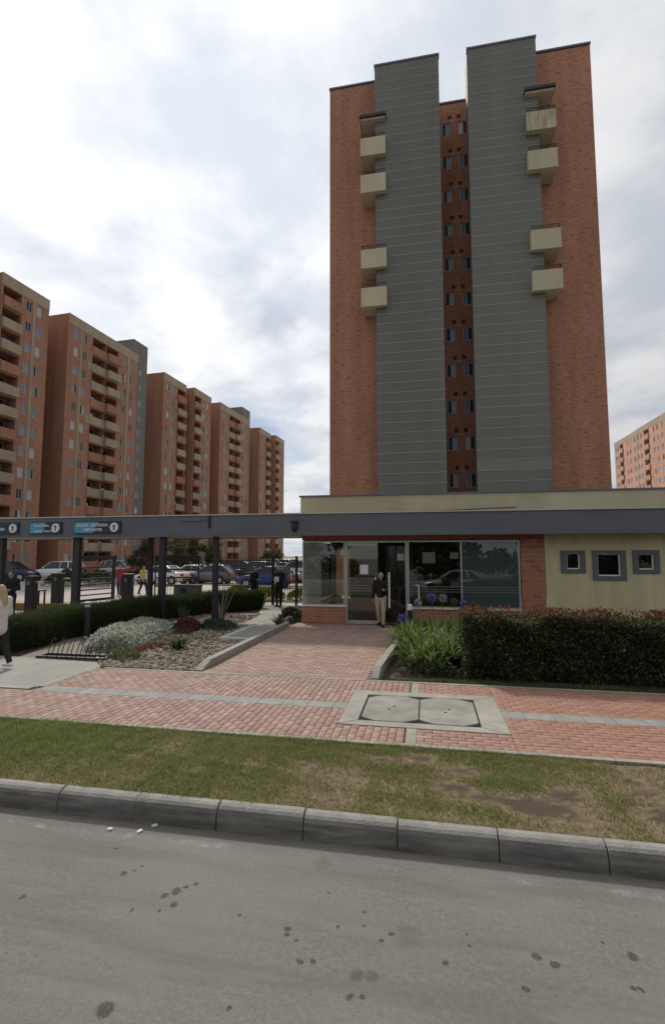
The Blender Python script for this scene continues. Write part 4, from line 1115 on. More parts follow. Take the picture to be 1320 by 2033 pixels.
for a, b, h0, h1 in ((9.18, 9.5, .03, .17), (9.51, 10.9, .17, .17), (10.91, 12.4, .17, .17), (12.41, 13.9, .17, .17), (13.91, 15.4, .17, .15)):
    mb = MB()
    mb.v = [(ex(a), a, .15), (ex(a) + .14, a, .15), (ex(b) + .14, b, .15), (ex(b), b, .15), (ex(a), a, GZ + h0), (ex(a) + .14, a, GZ + h0), (ex(b) + .14, b, GZ + h1), (ex(b), b, GZ + h1)]
    mb.f = [(0, 3, 2, 1), (4, 5, 6, 7), (0, 1, 5, 4), (1, 2, 6, 5), (2, 3, 7, 6), (3, 0, 4, 7)]
    part('edging_block', mb, 'concrete', e2, world=True, bevel=.012)
ip = empty('inspection_panel', (-5.0, 14, GZ), label='pale concrete inspection panel with metal plates beside the gravel', cat='manhole cover')
part('frame', MB().box(-5.58, -4.58, 12.78, 15.2, .15, .232), 'panel_pale', ip, world=True, bevel=.006)
for k in range(3): part('plate', MB().box(-5.42, -4.74, 12.98 + k * .7, 13.62 + k * .7, .2, .240), 'tile_grey', ip, world=True)
sp_ = part('side_path', MB().prism([(-5.9, 15.5), (-4.55, 15.4), (-4.7, 18), (-5.9, 21.58), (-7.3, 21.58), (-6.3, 18)], .15, .199), 'concrete'); sp_['kind'] = 'structure'

# bicycle rack
br_ = empty('bicycle_rack', (-7.6, 9.9, GZ), label='low black bicycle rack on the concrete apron', cat='bicycle rack')
for y in (9.72, 10.05): part('base_rail', MB().box(-8.5, -6.85, y - .025, y + .025, .198, .25), 'dark_metal', br_, world=True)
for q in (-8.5, -6.88): part('end_rail', MB().box(q, q + .04, 9.746, 10.024, .2, .246), 'dark_metal', br_, world=True)
for k in range(7):
    x = -8.38 + k * .235
    part('wheel_hoop', MB().tube([(x, 10.05, .24), (x + .02, 10.10, .42), (x + .06, 10.08, .56), (x + .09, 9.98, .60), (x + .12, 9.85, .48), (x + .13, 9.73, .24)], .011, 6), 'dark_metal', br_, world=True)
# bollard lamp in the hedge
bl = empty('bollard_lamp', (-9.3, 12.4, GZ), label='short dark bollard lamp with a pale cap in front of the clipped hedge', cat='lamp')
part('stem', MB().tube([(-9.3, 12.4, .15), (-9.3, 12.4, 1.02)], [.085, .085], 14), 'post_metal', bl, world=True)
part('lens', MB().tube([(-9.3, 12.4, 1.021), (-9.3, 12.4, 1.11)], .07, 14), 'sign_white', bl, world=True)
part('cap', MB().tube([(-9.3, 12.4, 1.112), (-9.3, 12.4, 1.15), (-9.3, 12.4, 1.17)], [.14, .13, .05], 16), 'grey_box', bl, world=True)
# small striped post by the doorway
bp_ = empty('marker_post', (-.52, 14.8, GZ), label='short black marker post with a white top at the end of the planting', cat='post')
part('shaft', MB().tube([(-.52, 14.8, .15), (-.52, 14.8, .86)], .075, 12), 'dark_metal', bp_, world=True)
part('white_cap', MB().tube([(-.52, 14.8, .861), (-.52, 14.8, 1.0), (-.52, 14.8, 1.03)], [.078, .07, .04], 12), 'sign_white', bp_, world=True)

# ================================================================== plants
GREENS = [(.045, .075, .018), (.06, .095, .022), (.035, .06, .016), (.075, .11, .03)]


def surface_pts(n, x0, x1, y0, y1, z0, z1, thick=.16):
    """points near the surface of a slightly wavy box"""
    p = np.stack([nr.uniform(x0, x1, n), nr.uniform(y0, y1, n), nr.uniform(z0, z1, n)], 1)
    a = np.array([(z1 - z0) * (x1 - x0), (z1 - z0) * (x1 - x0) * .3, (x1 - x0) * (y1 - y0), (y1 - y0) * (z1 - z0), (y1 - y0) * (z1 - z0)])
    w = nr.choice(5, n, p=a / a.sum()); d = np.abs(nr.normal(size=n)) * thick * .6
    p[w == 0, 1] = y0 + d[w == 0]; p[w == 1, 1] = y1 - d[w == 1]; p[w == 2, 2] = z1 - d[w == 2]; p[w == 3, 0] = x0 + d[w == 3]; p[w == 4, 0] = x1 - d[w == 4]
    p[:, 1] += .05 * np.sin(p[:, 0] * 2.3 + 1) + .03 * np.sin(p[:, 0] * 6.1 + p[:, 2] * 5); p[:, 2] += (.035 * np.sin(p[:, 0] * 3.1) + .03 * np.sin(p[:, 0] * 7.7 + p[:, 1] * 3)) * (p[:, 2] - z0) / (z1 - z0)
    return p


H = empty('clipped_hedge', (4.8, 10.1, GZ), label='long clipped dark hedge with red tips along the pavement at right', cat='hedge')
n = 84000; hx0, hx1, hy0, hy1 = .62, 9.2, 9.62, 10.75
p = surface_pts(n, hx0, hx1, hy0, hy1, .17, 1.34)
rag = np.sin(p[:, 0] * 4.3 + 1.3 * np.sin(p[:, 2] * 7)) * np.sin(p[:, 2] * 6.1 + p[:, 0] * 1.7)
p[:, 1] += .07 * rag; p[:, 2] += .05 * rag * (p[:, 2] > 1.1)
p = p[(nr.random(n) < np.clip((p[:, 2] - .1) / .22, .45, 1) * (.75 + .25 * rag))]; n = len(p)
c = tone(n, [(.040, .060, .020), (.055, .08, .027), (.03, .045, .016), (.08, .10, .038), (.055, .055, .025)], .32)
red = nr.random(n) < np.clip((p[:, 2] - 1.20) / .16, 0, 1) * .38 + .02
c[red] = tone(red.sum(), [(.20, .05, .04), (.15, .05, .035), (.24, .085, .055), (.17, .09, .05)], .25)
hl = nr.random(n) < .05; c[hl] = tone(hl.sum(), [(.14, .16, .06), (.20, .19, .10)], .2)
part('foliage', leaves(p - root_off(H)[None] if False else p - np.array([4.8, 10.1, GZ]), .035 + .04 * nr.random(n), c, .55, name='foliage'), None, H)
n = 550
q = np.stack([nr.uniform(hx0, hx1, n), nr.uniform(hy0, hy1, n), np.full(n, 1.33)], 1)
part('shoots', leaves(q - np.array([4.8, 10.1, GZ - .02]), .10, tone(n, [(.24, .06, .045), (.20, .08, .05), (.27, .11, .07)], .2), .28, up=np.tile([0, 0, 1.2], (n, 1)), name='shoots'), None, H)
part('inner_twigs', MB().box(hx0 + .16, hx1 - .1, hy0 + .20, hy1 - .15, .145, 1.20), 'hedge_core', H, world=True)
for k in range(34):
    x = hx0 + .12 + k * .25 + rng.uniform(-.06, .06); y = hy0 + rng.uniform(.16, .5)
    part('stem', MB().tube([(x, y, .13), (x + rng.uniform(-.05, .05), y + .03, .35), (x + rng.uniform(-.08, .08), y + .06, .6)], [.018, .014, .010], 6), 'bark', H, world=True)
# narrow turf strip and soil fringe before the hedge
n = 22000
gx = nr.uniform(-.75, 6.0, n); gy = 9.17 + .30 * nr.random(n) ** 1.3 + .06 * np.sin(gx * 3)
o = part('turf_strip', blades(np.stack([gx, gy, np.full(n, .150)], 1), .03 + .05 * nr.random(n), np.full(n, .007), nr.normal(size=(n, 2)) * .5, tone(n, [(.10, .14, .03), (.07, .10, .025), (.16, .16, .06)], .2)), None)
tag(o, 'thin strip of turf between the brick pavement and the red tipped hedge', 'grass', kind='stuff')

# left clipped grassy hedge along the driveway, in one run that bends towards the fence
HL = empty('grassy_hedge', (-9.8, 14, GZ), label='long dark green bushy hedge along the driveway behind the gravel bed', cat='hedge')
runs = [(-10.05, 9.7), (-10.1, 11.5), (-10.0, 13.5), (-9.75, 15.5), (-9.1, 17.4), (-8.2, 19.2), (-7.4, 20.6)]
P0 = []; n = 60000
seg = nr.integers(0, len(runs) - 1, n); t = nr.random(n); ra = np.array(runs)
cx_ = ra[seg] * (1 - t[:, None]) + ra[seg + 1] * t[:, None]; wv = .58 + .05 * np.sin(cx_[:, 1] * 3)
ang = nr.uniform(-.15, math.pi + .15, n)
rad = 1 - .3 * np.abs(nr.normal(size=n)) * .6
ht = .94 + .04 * np.sin(cx_[:, 1] * 2.1)
px_ = cx_[:, 0] + np.sign(np.cos(ang)) * np.abs(np.cos(ang)) ** .5 * wv * rad; pz_ = GZ + np.clip(np.abs(np.sin(ang)) ** .6, .03, 1) * (ht - .22) * rad
base = np.stack([px_, cx_[:, 1] + .05 * nr.normal(size=n), pz_], 1)
gc = tone(n, [(.05, .075, .022), (.065, .095, .028), (.04, .06, .02), (.09, .12, .04), (.07, .075, .04)], .28)
tip = (pz_ > .88)[:, None] * .5; gc = gc * (1 - tip) + tip * tone(n, [(.10, .13, .045), (.08, .11, .035)], .2)
leanv = np.stack([np.cos(ang) * .6, np.zeros(n)], 1) + .35 * nr.normal(size=(n, 2))
part('foliage', blades(base - np.array([-9.8, 14, GZ]), .10 + .12 * nr.random(n), np.full(n, .016), leanv, gc, 'foliage', 'leaf'), None, HL)
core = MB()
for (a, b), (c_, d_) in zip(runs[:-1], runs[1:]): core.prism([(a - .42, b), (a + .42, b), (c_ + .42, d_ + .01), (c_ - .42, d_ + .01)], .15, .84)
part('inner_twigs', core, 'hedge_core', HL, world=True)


def mound(name, label, cat, poly, h, n, size, palette, aspect=.45, up=None, jit=.2, group=None):
    """low leafy plant patch: leaves over a domed surface inside a polygon"""
    pl = np.array(poly); c0 = pl.mean(0); P_ = []
    x0, y0 = pl.min(0); x1, y1 = pl.max(0)
    while sum(len(a) for a in P_) < n:
        q = np.stack([nr.uniform(x0, x1, n), nr.uniform(y0, y1, n)], 1); ins = np.ones(len(q), bool); dist = np.full(len(q), 9.)
        for (ax, ay), (bx, by) in zip(pl, np.roll(pl, -1, 0)):
            e = np.array([bx - ax, by - ay]); nl = np.array([-e[1], e[0]]) / np.linalg.norm(e); dd = (q - [ax, ay]) @ nl; ins &= dd > 0; dist = np.minimum(dist, dd)
        q = q[ins]; dist = dist[ins]
        z = h * np.clip(dist / (h * .8), 0, 1) ** .5 * (1 + .18 * np.sin(q[:, 0] * 5) * np.cos(q[:, 1] * 4.1)) - np.abs(nr.normal(size=len(q))) * .06
        P_.append(np.concatenate([q, np.maximum(z, .0)[:, None]], 1))
    p_ = np.concatenate(P_)[:n]
    E = empty(name, (c0[0], c0[1], GZ), label=label, cat=cat, group=group)
    upv = np.tile([0, 0, .5], (n, 1)) if up is None else np.tile(up, (n, 1))
    part('foliage', leaves(p_ - np.array([c0[0], c0[1], 0.0]), size, tone(n, palette, jit), aspect, upv), None, E)
    return E


mound('silver_plant', 'patch of pale silver leaved plants in the garden bed', 'plant', [(-7.35, 10.45), (-6.75, 10.7), (-7.15, 13.4), (-8.0, 14.2), (-8.8, 13.6), (-8.45, 11.4), (-7.95, 10.5)], .36, 10000, .085, [(.50, .52, .44), (.42, .45, .36), (.56, .58, .50), (.32, .35, .26)], .4)
mound('red_plant', 'low rust red ground plants along the front of the silver patch', 'plant', [(-6.85, 10.55), (-6.6, 10.6), (-6.35, 12.2), (-6.55, 12.6)], .13, 900, .06, [(.30, .085, .05), (.24, .10, .06), (.18, .12, .06)], .5)
mound('dark_red_plant', 'dark red leafy plants at the far end of the silver patch', 'plant', [(-7.3, 13.3), (-6.7, 13.2), (-6.9, 14.6), (-7.6, 14.9)], .32, 1500, .09, [(.16, .045, .04), (.11, .04, .035), (.20, .07, .05)], .35)
mound('blue_green_plant', 'low blue green cushion plant on the gravel near the inspection panel', 'plant', [(-6.85, 14.2), (-5.9, 14.1), (-5.75, 14.7), (-6.3, 15.2), (-7.0, 14.9)], .2, 1600, .09, [(.06, .10, .08), (.045, .075, .06), (.08, .12, .10)], .3)
mound('edge_plant', 'low dull green plants at the corner of the concrete apron', 'plant', [(-6.95, 9.95), (-6.3, 9.6), (-6.15, 10.1), (-6.75, 10.6)], .12, 900, .06, [(.13, .14, .07), (.18, .18, .11), (.08, .10, .04)], .4)
mound('bed_shrub', 'low leafy shrubs between the edging and the foot of the strap leaved plants', 'shrub', [(-.70, 9.75), (.55, 9.62), (.6, 9.9), (-.6, 10.3)], .22, 1500, .06, [(.06, .085, .03), (.10, .12, .05), (.04, .055, .02), (.14, .13, .08)], .5)
mound('corner_shrub', 'dark leafy shrub beside the left corner of the lodge', 'shrub', [(-5.1, 16.6), (-4.45, 16.5), (-4.4, 17.6), (-5.0, 17.9)], .35, 1500, .12, [(.03, .045, .015), (.05, .07, .025), (.04, .05, .03)], .3)
for k, (x, y) in enumerate(((-9.7, 24.6), (-7.9, 24.2), (-6.2, 24.4), (-5.0, 24.1))):
    mound('yellow_shrub', ['yellow green shrub behind the bar fence, leftmost of four', 'yellow green shrub behind the bar fence, second from left', 'yellow green shrub behind the security guard', 'yellow green shrub by the lodge wall behind the fence'][k], 'shrub',
          [(x - .75, y - .4), (x + .75, y - .45), (x + .8, y + .4), (x - .7, y + .45)], .75, 2200, .11, [(.22, .26, .03), (.30, .32, .05), (.14, .18, .03)], .45, group='yellow green shrubs behind the fence')
mound('lot_hedge', 'low green hedge in front of the white car at left', 'hedge', [(-27.5, 31.5), (-22.5, 31.8), (-22.6, 33.2), (-27.4, 33.0)], 1.35, 5200, .13, [(.05, .075, .02), (.07, .10, .028), (.035, .05, .015)], .45)
mound('lot_shrub', 'dark shrub on the traffic island behind the barred gate', 'shrub', [(-26.5, 40.5), (-23.6, 40.3), (-23.4, 42.0), (-26.3, 42.2)], 1.15, 3000, .15, [(.035, .055, .016), (.05, .07, .02)], .45)


def straps(name, label, x, y, n, h, w, palette, spread=1.0, upright=False, flowers=(), group=None, cat='plant', rb=.12):
    E = empty(name, (x, y, GZ), label=label, cat=cat, group=group)
    a = nr.random(n) * 2 * np.pi; r = rb * np.sqrt(nr.random(n))
    base = np.stack([r * np.cos(a), r * np.sin(a), np.full(n, -.03)], 1)
    ln = (np.stack([np.cos(a), np.sin(a)], 1) * (.35 + .65 * nr.random((n, 1))) * spread + .15 * nr.normal(size=(n, 2)))
    hh_ = h * (.65 + .45 * nr.random(n))
    # arching blades in five segments
    segs = 5; cnt = 2 * (segs + 1); rows = []
    side = np.stack([-np.sin(a), np.cos(a), np.zeros(n)], 1)
    L3 = np.concatenate([ln, np.zeros((n, 1))], 1); lm = np.linalg.norm(ln, axis=1)
    for k in range(segs + 1):
        t_ = k / segs; zf = t_ - (0 if upright else .62 * np.minimum(lm, 1.3) * t_ ** 2.3)
        p_ = base + L3 * (hh_ * t_ ** (1.15))[:, None] * .85 + np.array([0, 0, 1.]) * (hh_ * zf)[:, None]
        ww = side * (w * (.75 + .5 * math.sin(math.pi * min(t_ + .15, 1))) * (1 - t_ ** 3) * .5 + .001)
        rows += [p_ - ww, p_ + ww]
    v_ = np.stack(rows, 1).reshape(-1, 3); idx = np.arange(n)[:, None] * cnt
    f_ = np.concatenate([idx + np.array([2 * k, 2 * k + 1, 2 * k + 3, 2 * k + 2]) for k in range(segs)], 0)
    part('leaves', npmesh('leaves', v_, f_, np.repeat(tone(n, palette, .22), cnt, 0), 'leaf'), None, E)
    for (fx, fy, fz, col, rr) in flowers:
        s_ = part('flower_stalk', MB().tube([(fx * .4, fy * .4, .1), (fx * .8, fy * .8, fz * .6), (fx, fy, fz)], .008, 5), 'bark' if col == 'seed' else leafstalk, E)
        m_ = 140; dv = nr.normal(size=(m_, 3)); dv /= np.linalg.norm(dv, axis=1, keepdims=True)
        pal = {'purple': [(.20, .16, .46), (.27, .22, .55), (.15, .11, .38)], 'white': [(.42, .40, .44), (.35, .33, .36)], 'seed': [(.22, .19, .10), (.16, .15, .07)]}[col]
        part('flower_head', leaves(np.array([fx, fy, fz]) + dv * rr * .45, rr * .62, tone(m_, pal, .15), .5, up=dv * 1.4), None, s_)
    return E


leafstalk = mk('stalk_green', (.09, .13, .035), .6, .1, 10)
AG = [(.14, .21, .05), (.19, .25, .07), (.10, .155, .035), (.25, .30, .12), (.07, .115, .03)]
ags = [(-.42, 13.9, 'behind the marker post'), (.15, 13.7, ''), (.7, 13.9, ''), (-.35, 12.8, ''), (.25, 12.6, ''), (.85, 12.7, ''), (-.2, 11.7, ''), (.35, 11.5, ''), (.05, 10.9, ''), (.42, 10.6, ''), (-.42, 11.05, ''), (.12, 10.25, ''), (-.25, 10.6, ''), (.5, 11.0, ''), (-.5, 12.2, '')]
lab_ag = ['strap leaved plant nearest the lodge door, with a purple flower by the marker post', 'strap leaved plant under the left pane of the shop window with purple and white flowers',
          'strap leaved plant behind the hedge corner with a purple flower', 'strap leaved plant against the path edging, second from the lodge', 'strap leaved plant in the middle of the planting, farther row',
          'strap leaved plant half hidden behind the left end of the red tipped hedge', 'strap leaved plant against the path edging, midway along', 'strap leaved plant touching the left end of the hedge, midway',
          'strap leaved plant at the front centre of the planting', 'drooping strap leaved plant against the front left corner of the hedge', 'small pale strap leaved plant nearest the path edging at the front', 'lush strap leaved plant at the very front beside the low shrubs', 'strap leaved plant behind the small pale one by the edging', 'strap leaved plant pressed against the hedge end, second from the front', 'strap leaved plant against the path edging, third from the lodge']
fl = {0: [(-.25, -.3, .55, 'purple', .14)], 1: [(-.05, .0, 1.12, 'purple', .13), (.25, .05, 1.10, 'white', .12), (-.42, .1, .95, 'white', .11)], 2: [(.25, .1, .92, 'purple', .12), (.0, .0, 1.0, 'seed', .10), (.5, .05, .9, 'seed', .1)]}
for k, (x, y, _) in enumerate(ags):
    straps('agapanthus', lab_ag[k], x, y, 80 if k != 10 else 36, [.85, .95, .95, .95, 1.05, 1.0, 1.0, 1.05, .95, .9, .6, .8, .85, 1.0, .9][k], .05, AG, 1.0, False, fl.get(k, ()), 'strap leaved plants beside the path', rb=.16)
straps('agave', 'green rosette plant with arching leaves in the middle of the gravel', -5.95, 11.3, 42, .55, .055, [(.07, .10, .03), (.05, .075, .02), (.11, .14, .05)], 1.1)
straps('yellow_sedge', 'small yellowish tufted plant beside the gravel rosette', -6.35, 12.1, 40, .35, .03, [(.17, .18, .05), (.22, .2, .07)], 1.1)
straps('snake_plant', 'tall upright sword leaved plant before the portico post nearest the lodge', -7.0, 16.2, 16, 1.25, .07, [(.17, .17, .10), (.11, .13, .07), (.22, .2, .13)], .28, True, rb=.10)
straps('snake_plant', 'bright green upright plant in the shaded hedge', -8.05, 15.6, 14, .75, .05, [(.04, .10, .02), (.05, .12, .03)], .3, True)
straps('corner_grass', 'arching dark tuft at the foot of the lodge corner', -4.75, 15.75, 36, .6, .03, [(.03, .045, .02), (.05, .06, .03)], 1.1)
# trees inside the lot


def tree(label, x, y, h, r, palette, n=2600, sz=.2):
    E = empty('tree', (x, y, GZ), label=label, cat='tree', group='small trees in the parking lot'); zb = h * .38
    mb = MB().tube([(0, 0, -.05), (.03, .02, zb * .6), (-.04, .03, zb), (.02, 0, h * .75)], [.12, .09, .075, .03], 8)
    cl_ = []
    for k in range(9):
        a = rng.uniform(0, 6.28); q = rng.uniform(.25, .8) * r; zz = rng.uniform(zb, h * .92); c_ = (q * math.cos(a), q * math.sin(a), zz)
        mb.tube([(-.02, .02, zb * rng.uniform(.7, 1.0)), (c_[0] * .5, c_[1] * .5, (zz + zb) / 2), c_], [.05, .03, .012], 5); cl_.append((c_, rng.uniform(.3, .5) * r))
    part('trunk', mb, 'bark', E)
    pts = []
    for c_, rr in cl_:
        m_ = n // 9; dv = nr.normal(size=(m_, 3)); dv /= np.linalg.norm(dv, axis=1, keepdims=True); pts.append(np.array(c_) + dv * rr * (nr.random((m_, 1)) ** .4) * np.array([1, 1, .75]))
    p_ = np.concatenate(pts); part('crown', leaves(p_, sz, tone(len(p_), palette, .25), .5), None, E)


TG = [(.05, .065, .02), (.07, .085, .025), (.035, .045, .015), (.085, .085, .035)]
tree('round crowned tree rising behind the person in red', -27.6, 44.5, 3.9, 1.3, TG)
tree('dense dark tree behind the white car, left of the thick post', -23.0, 43.5, 3.9, 1.9, TG, 3600)
tree('olive tree just right of the thick portico post', -19.8, 42.5, 3.7, 1.6, [(.09, .09, .03), (.06, .065, .02)], 3000)
tree('low tree in the middle of the car rows', -27.0, 84.0, 3.6, 2.2, TG, 2600)
tree('yellow leaved tree at the far end near the lodge', -19.0, 96.0, 3.6, 2.0, [(.22, .20, .04), (.16, .15, .04)], 2200)
tree('small reddish tree at the far end of the lot', -14.5, 96.0, 3.4, 1.8, [(.2, .06, .05), (.1, .09, .03)], 2000)

# the belt of street trees on the other side of the road, which the lodge glass mirrors
pts = []; bm_ = MB()
for k in range(17):
    tx = -36 + k * 4.5 + rng.uniform(-1.2, 1.2); ty = -19 + rng.uniform(-2, 2); th = rng.uniform(8.5, 11.5)
    bm_.tube([(tx, ty, -.05), (tx + .1, ty, th * .3), (tx, ty + .1, th * .7)], [.22, .17, .08], 8)
    for j in range(18):
        a = rng.uniform(0, 6.28); q = rng.uniform(0, 2.6); cc_ = np.array([tx + q * math.cos(a), ty + q * math.sin(a), rng.uniform(th * .10, th)]); rr = rng.uniform(.8, 1.5)
        dv = nr.normal(size=(300, 3)); dv /= np.linalg.norm(dv, axis=1, keepdims=True); pts.append(cc_ + dv * rr * nr.random((300, 1)) ** .4)
pts = np.concatenate(pts)
tb = part('tree_belt', leaves(pts, .42, tone(len(pts), TG, .25), .55), None)
tag(tb, 'belt of street trees across the road, mirrored in the lodge glass', 'trees', kind='stuff')
part('trunks', bm_, 'bark', tb)['kind'] = 'stuff'

# ================================================================== cars
CM = {}


def car_meshes(kind):
    if kind in CM: return CM[kind]
    L_, W, H_ = dict(sedan=(4.4, 1.72, 1.45), hatch=(3.9, 1.68, 1.5), suv=(4.45, 1.82, 1.72))[kind]
    belt = dict(sedan=.93, hatch=.96, suv=1.08)[kind]; hood = dict(sedan=.80, hatch=.86, suv=.98)[kind]
    w = W / 2; fb = L_ / 2
    # stations from the nose (-x) to the tail (+x): x, top height, half width factor, floor height
    tail = belt + .02 if kind == 'sedan' else belt
    stt = [(-fb, .50, .72, .36), (-fb + .06, .62, .86, .27), (-fb + .25, hood - .08, .95, .22), (-fb + .7, hood - .01, .99, .20), (-fb + 1.15, hood + .06, 1., .20), (-fb + 1.45, belt - .02, 1., .20), (0, belt, 1., .20),
           (fb - 1.0, belt + .01, 1., .20), (fb - .5, tail, .98, .22), (fb - .18, tail - .03, .94, .25), (fb - .05, tail - .14, .88, .30), (fb, .55, .80, .36)]
    mb = MB(); rings = []
    for (x, zt, wf, zb) in stt:
        ww = w * wf; hgt = zt - zb
        pr = [(0, zb), (ww * .82, zb), (ww * .97, zb + hgt * .22), (ww, zb + hgt * .5), (ww * .985, zb + hgt * .74), (ww * .93, zt - .02), (ww * .8, zt + .012), (0, zt + .03)]
        ring = [(x, y, z) for y, z in pr] + [(x, -y, z) for y, z in reversed(pr[1:-1])]
        rings.append(ring)
    nrg = len(rings[0])
    for r_ in rings: mb.v += r_
    for i in range(len(rings) - 1):
        for k in range(nrg):
            j = (k + 1) % nrg; mb.f.append((i * nrg + k, (i + 1) * nrg + k, (i + 1) * nrg + j, i * nrg + j))
    mb.f.append(tuple(range(nrg))); mb.f.append(tuple((len(rings) - 1) * nrg + k for k in reversed(range(nrg))))
    out = dict(body=mb.mesh('body'))
    # cabin
    xa, xb = -fb + 1.12, dict(sedan=fb - .62, hatch=fb - .12, suv=fb - .08)[kind]; ra, rb_ = -fb + 1.95, dict(sedan=fb - 1.45, hatch=fb - .72, suv=fb - .5)[kind]
    zb = belt - .03; zt = H_ - .04; bw_, tw = w * .92, w * .70
    def cab(sc, dz):
        return [(xa, -bw_ * sc, zb), (xb, -bw_ * sc, zb), (xb, bw_ * sc, zb), (xa, bw_ * sc, zb), (ra, -tw * sc, zt + dz), (rb_, -tw * sc, zt + dz), (rb_, tw * sc, zt + dz), (ra, tw * sc, zt + dz)]
    g_ = MB(); g_.v = cab(.985, -.01); g_.f = [(0, 1, 5, 4), (1, 2, 6, 5), (2, 3, 7, 6), (3, 0, 4, 7), (4, 5, 6, 7)]
    out['windows'] = g_.mesh('windows')
    r_ = MB()
    v_ = cab(1.0, 0)
    r_.v = [(ra - .05, -tw - .01, zt - .02), (rb_ + .05, -tw - .01, zt - .02), (rb_ + .05, tw + .01, zt - .02), (ra - .05, tw + .01, zt - .02), (ra + .15, -tw * .85, H_), (rb_ - .12, -tw * .85, H_), (rb_ - .12, tw * .85, H_), (ra + .15, tw * .85, H_)]
    r_.f = [(0, 1, 5, 4), (1, 2, 6, 5), (2, 3, 7, 6), (3, 0, 4, 7), (4, 5, 6, 7), (3, 2, 1, 0)]
    def pillar(p, q, wd):
        p, q = Vector(p), Vector(q); r_.tube([p, q], wd, 5)
    for s_ in (-1, 1):
        pillar((xa, s_ * bw_, zb), (ra, s_ * tw, zt), .035); pillar((xb, s_ * bw_, zb), (rb_, s_ * tw, zt), .06)
        mx_ = (ra + rb_) / 2 - .05; pillar((mx_ - .02, s_ * bw_ * .995, zb), (mx_, s_ * tw, zt), .032)
        if kind != 'sedan': m2 = rb_ - .35; pillar((m2 + .12, s_ * bw_ * .995, zb), (m2, s_ * tw, zt), .06)
    out['roof'] = r_.mesh('roof')
    wr = .31 if kind != 'suv' else .35
    t_ = MB().tube([(0, -.1, 0), (0, -.09, 0), (0, .09, 0), (0, .1, 0)], [wr * .9, wr, wr, wr * .9], 20); out['tyre'] = t_.mesh('wheel')
    out['rim'] = MB().tube([(0, -.106, 0), (0, .106, 0)], wr * .62, 12).mesh('rim')
    out['arch'] = MB().tube([(0, -.02, 0), (0, .02, 0)], wr * 1.17, 20).mesh('wheel_arch')
    out['front'] = MB().box(-.06, .14, -.17, .17, -.055, .055).mesh('headlight'); out['rear'] = MB().box(-.08, .05, -.14, .14, -.09, .09).mesh('taillight')
    out['plate'] = MB().box(-.012, .012, -.2, .2, -.06, .06).mesh('number_plate'); out['mirror'] = MB().ellipsoid((0, 0, 0), (.07, .1, .06), 8, 6).mesh('mirror')
    out['bumper'] = MB().box(-.05, .06, -w * .74, w * .74, -.05, .05).mesh('bumper')
    for k in ('body', 'roof', 'tyre', 'mirror'):
        for p_ in out[k].polygons: p_.use_smooth = True
    for k, m_ in (('windows', 'car_glass'), ('tyre', 'rubber'), ('rim', 'alloy'), ('arch', 'rubber'), ('front', 'lamp_clear'), ('rear', 'lamp_red'), ('plate', 'plate'), ('bumper', 'dark_metal')): setmat(out[k], m_)
    out['dim'] = (L_, W, H_, belt, hood, wr, bw_, xa, fb, w); CM[kind] = out
    return out


PM = {}


def car(kind, paint, x, y, heading, label, z=.196, group='cars in the parking lot'):
    """heading: direction of the nose, degrees anticlockwise from +x"""
    me = car_meshes(kind); L_, W, H_, belt, hood, wr, bw_, xa, fb, w = me['dim']
    E = empty('car', (x, y, z), R(heading + 180), label, 'car', group)
    for k in ('body', 'roof', 'mirror'):
        if (kind, paint, k) not in PM: m_ = me[k].copy(); setmat(m_, 'paint_' + paint); PM[(kind, paint, k)] = m_
    part('body', PM[(kind, paint, 'body')], None, E); part('windows', me['windows'], None, E); part('roof', PM[(kind, paint, 'roof')], None, E)
    for sx in (-fb + .82, fb - .82):
        for s_ in (-1, 1):
            wl_ = part('wheel', me['tyre'], None, E, loc=(sx, s_ * (w - .10), wr)); part('rim', me['rim'], None, wl_)
            part('wheel_arch', me['arch'], None, E, loc=(sx, s_ * (w - .016), wr + .02))
    for s_ in (-1, 1):
        part('headlight', me['front'], None, E, loc=(-fb + .12, s_ * w * .68, hood - .17), rz=R(s_ * -18)); part('taillight', me['rear'], None, E, loc=(fb - .04, s_ * w * .72, belt - .18))
        part('mirror', PM[(kind, paint, 'mirror')], None, E, loc=(xa + .35, s_ * (w + .06), belt + .06))
    part('number_plate', me['plate'], None, E, loc=(-fb - .005, 0, .42)); part('number_plate', me['plate'], None, E, loc=(fb + .005, 0, .62))
    part('bumper', me['bumper'], None, E, loc=(-fb - .01, 0, .36)); part('bumper', me['bumper'], None, E, loc=(fb + .02, 0, .38))
    return E


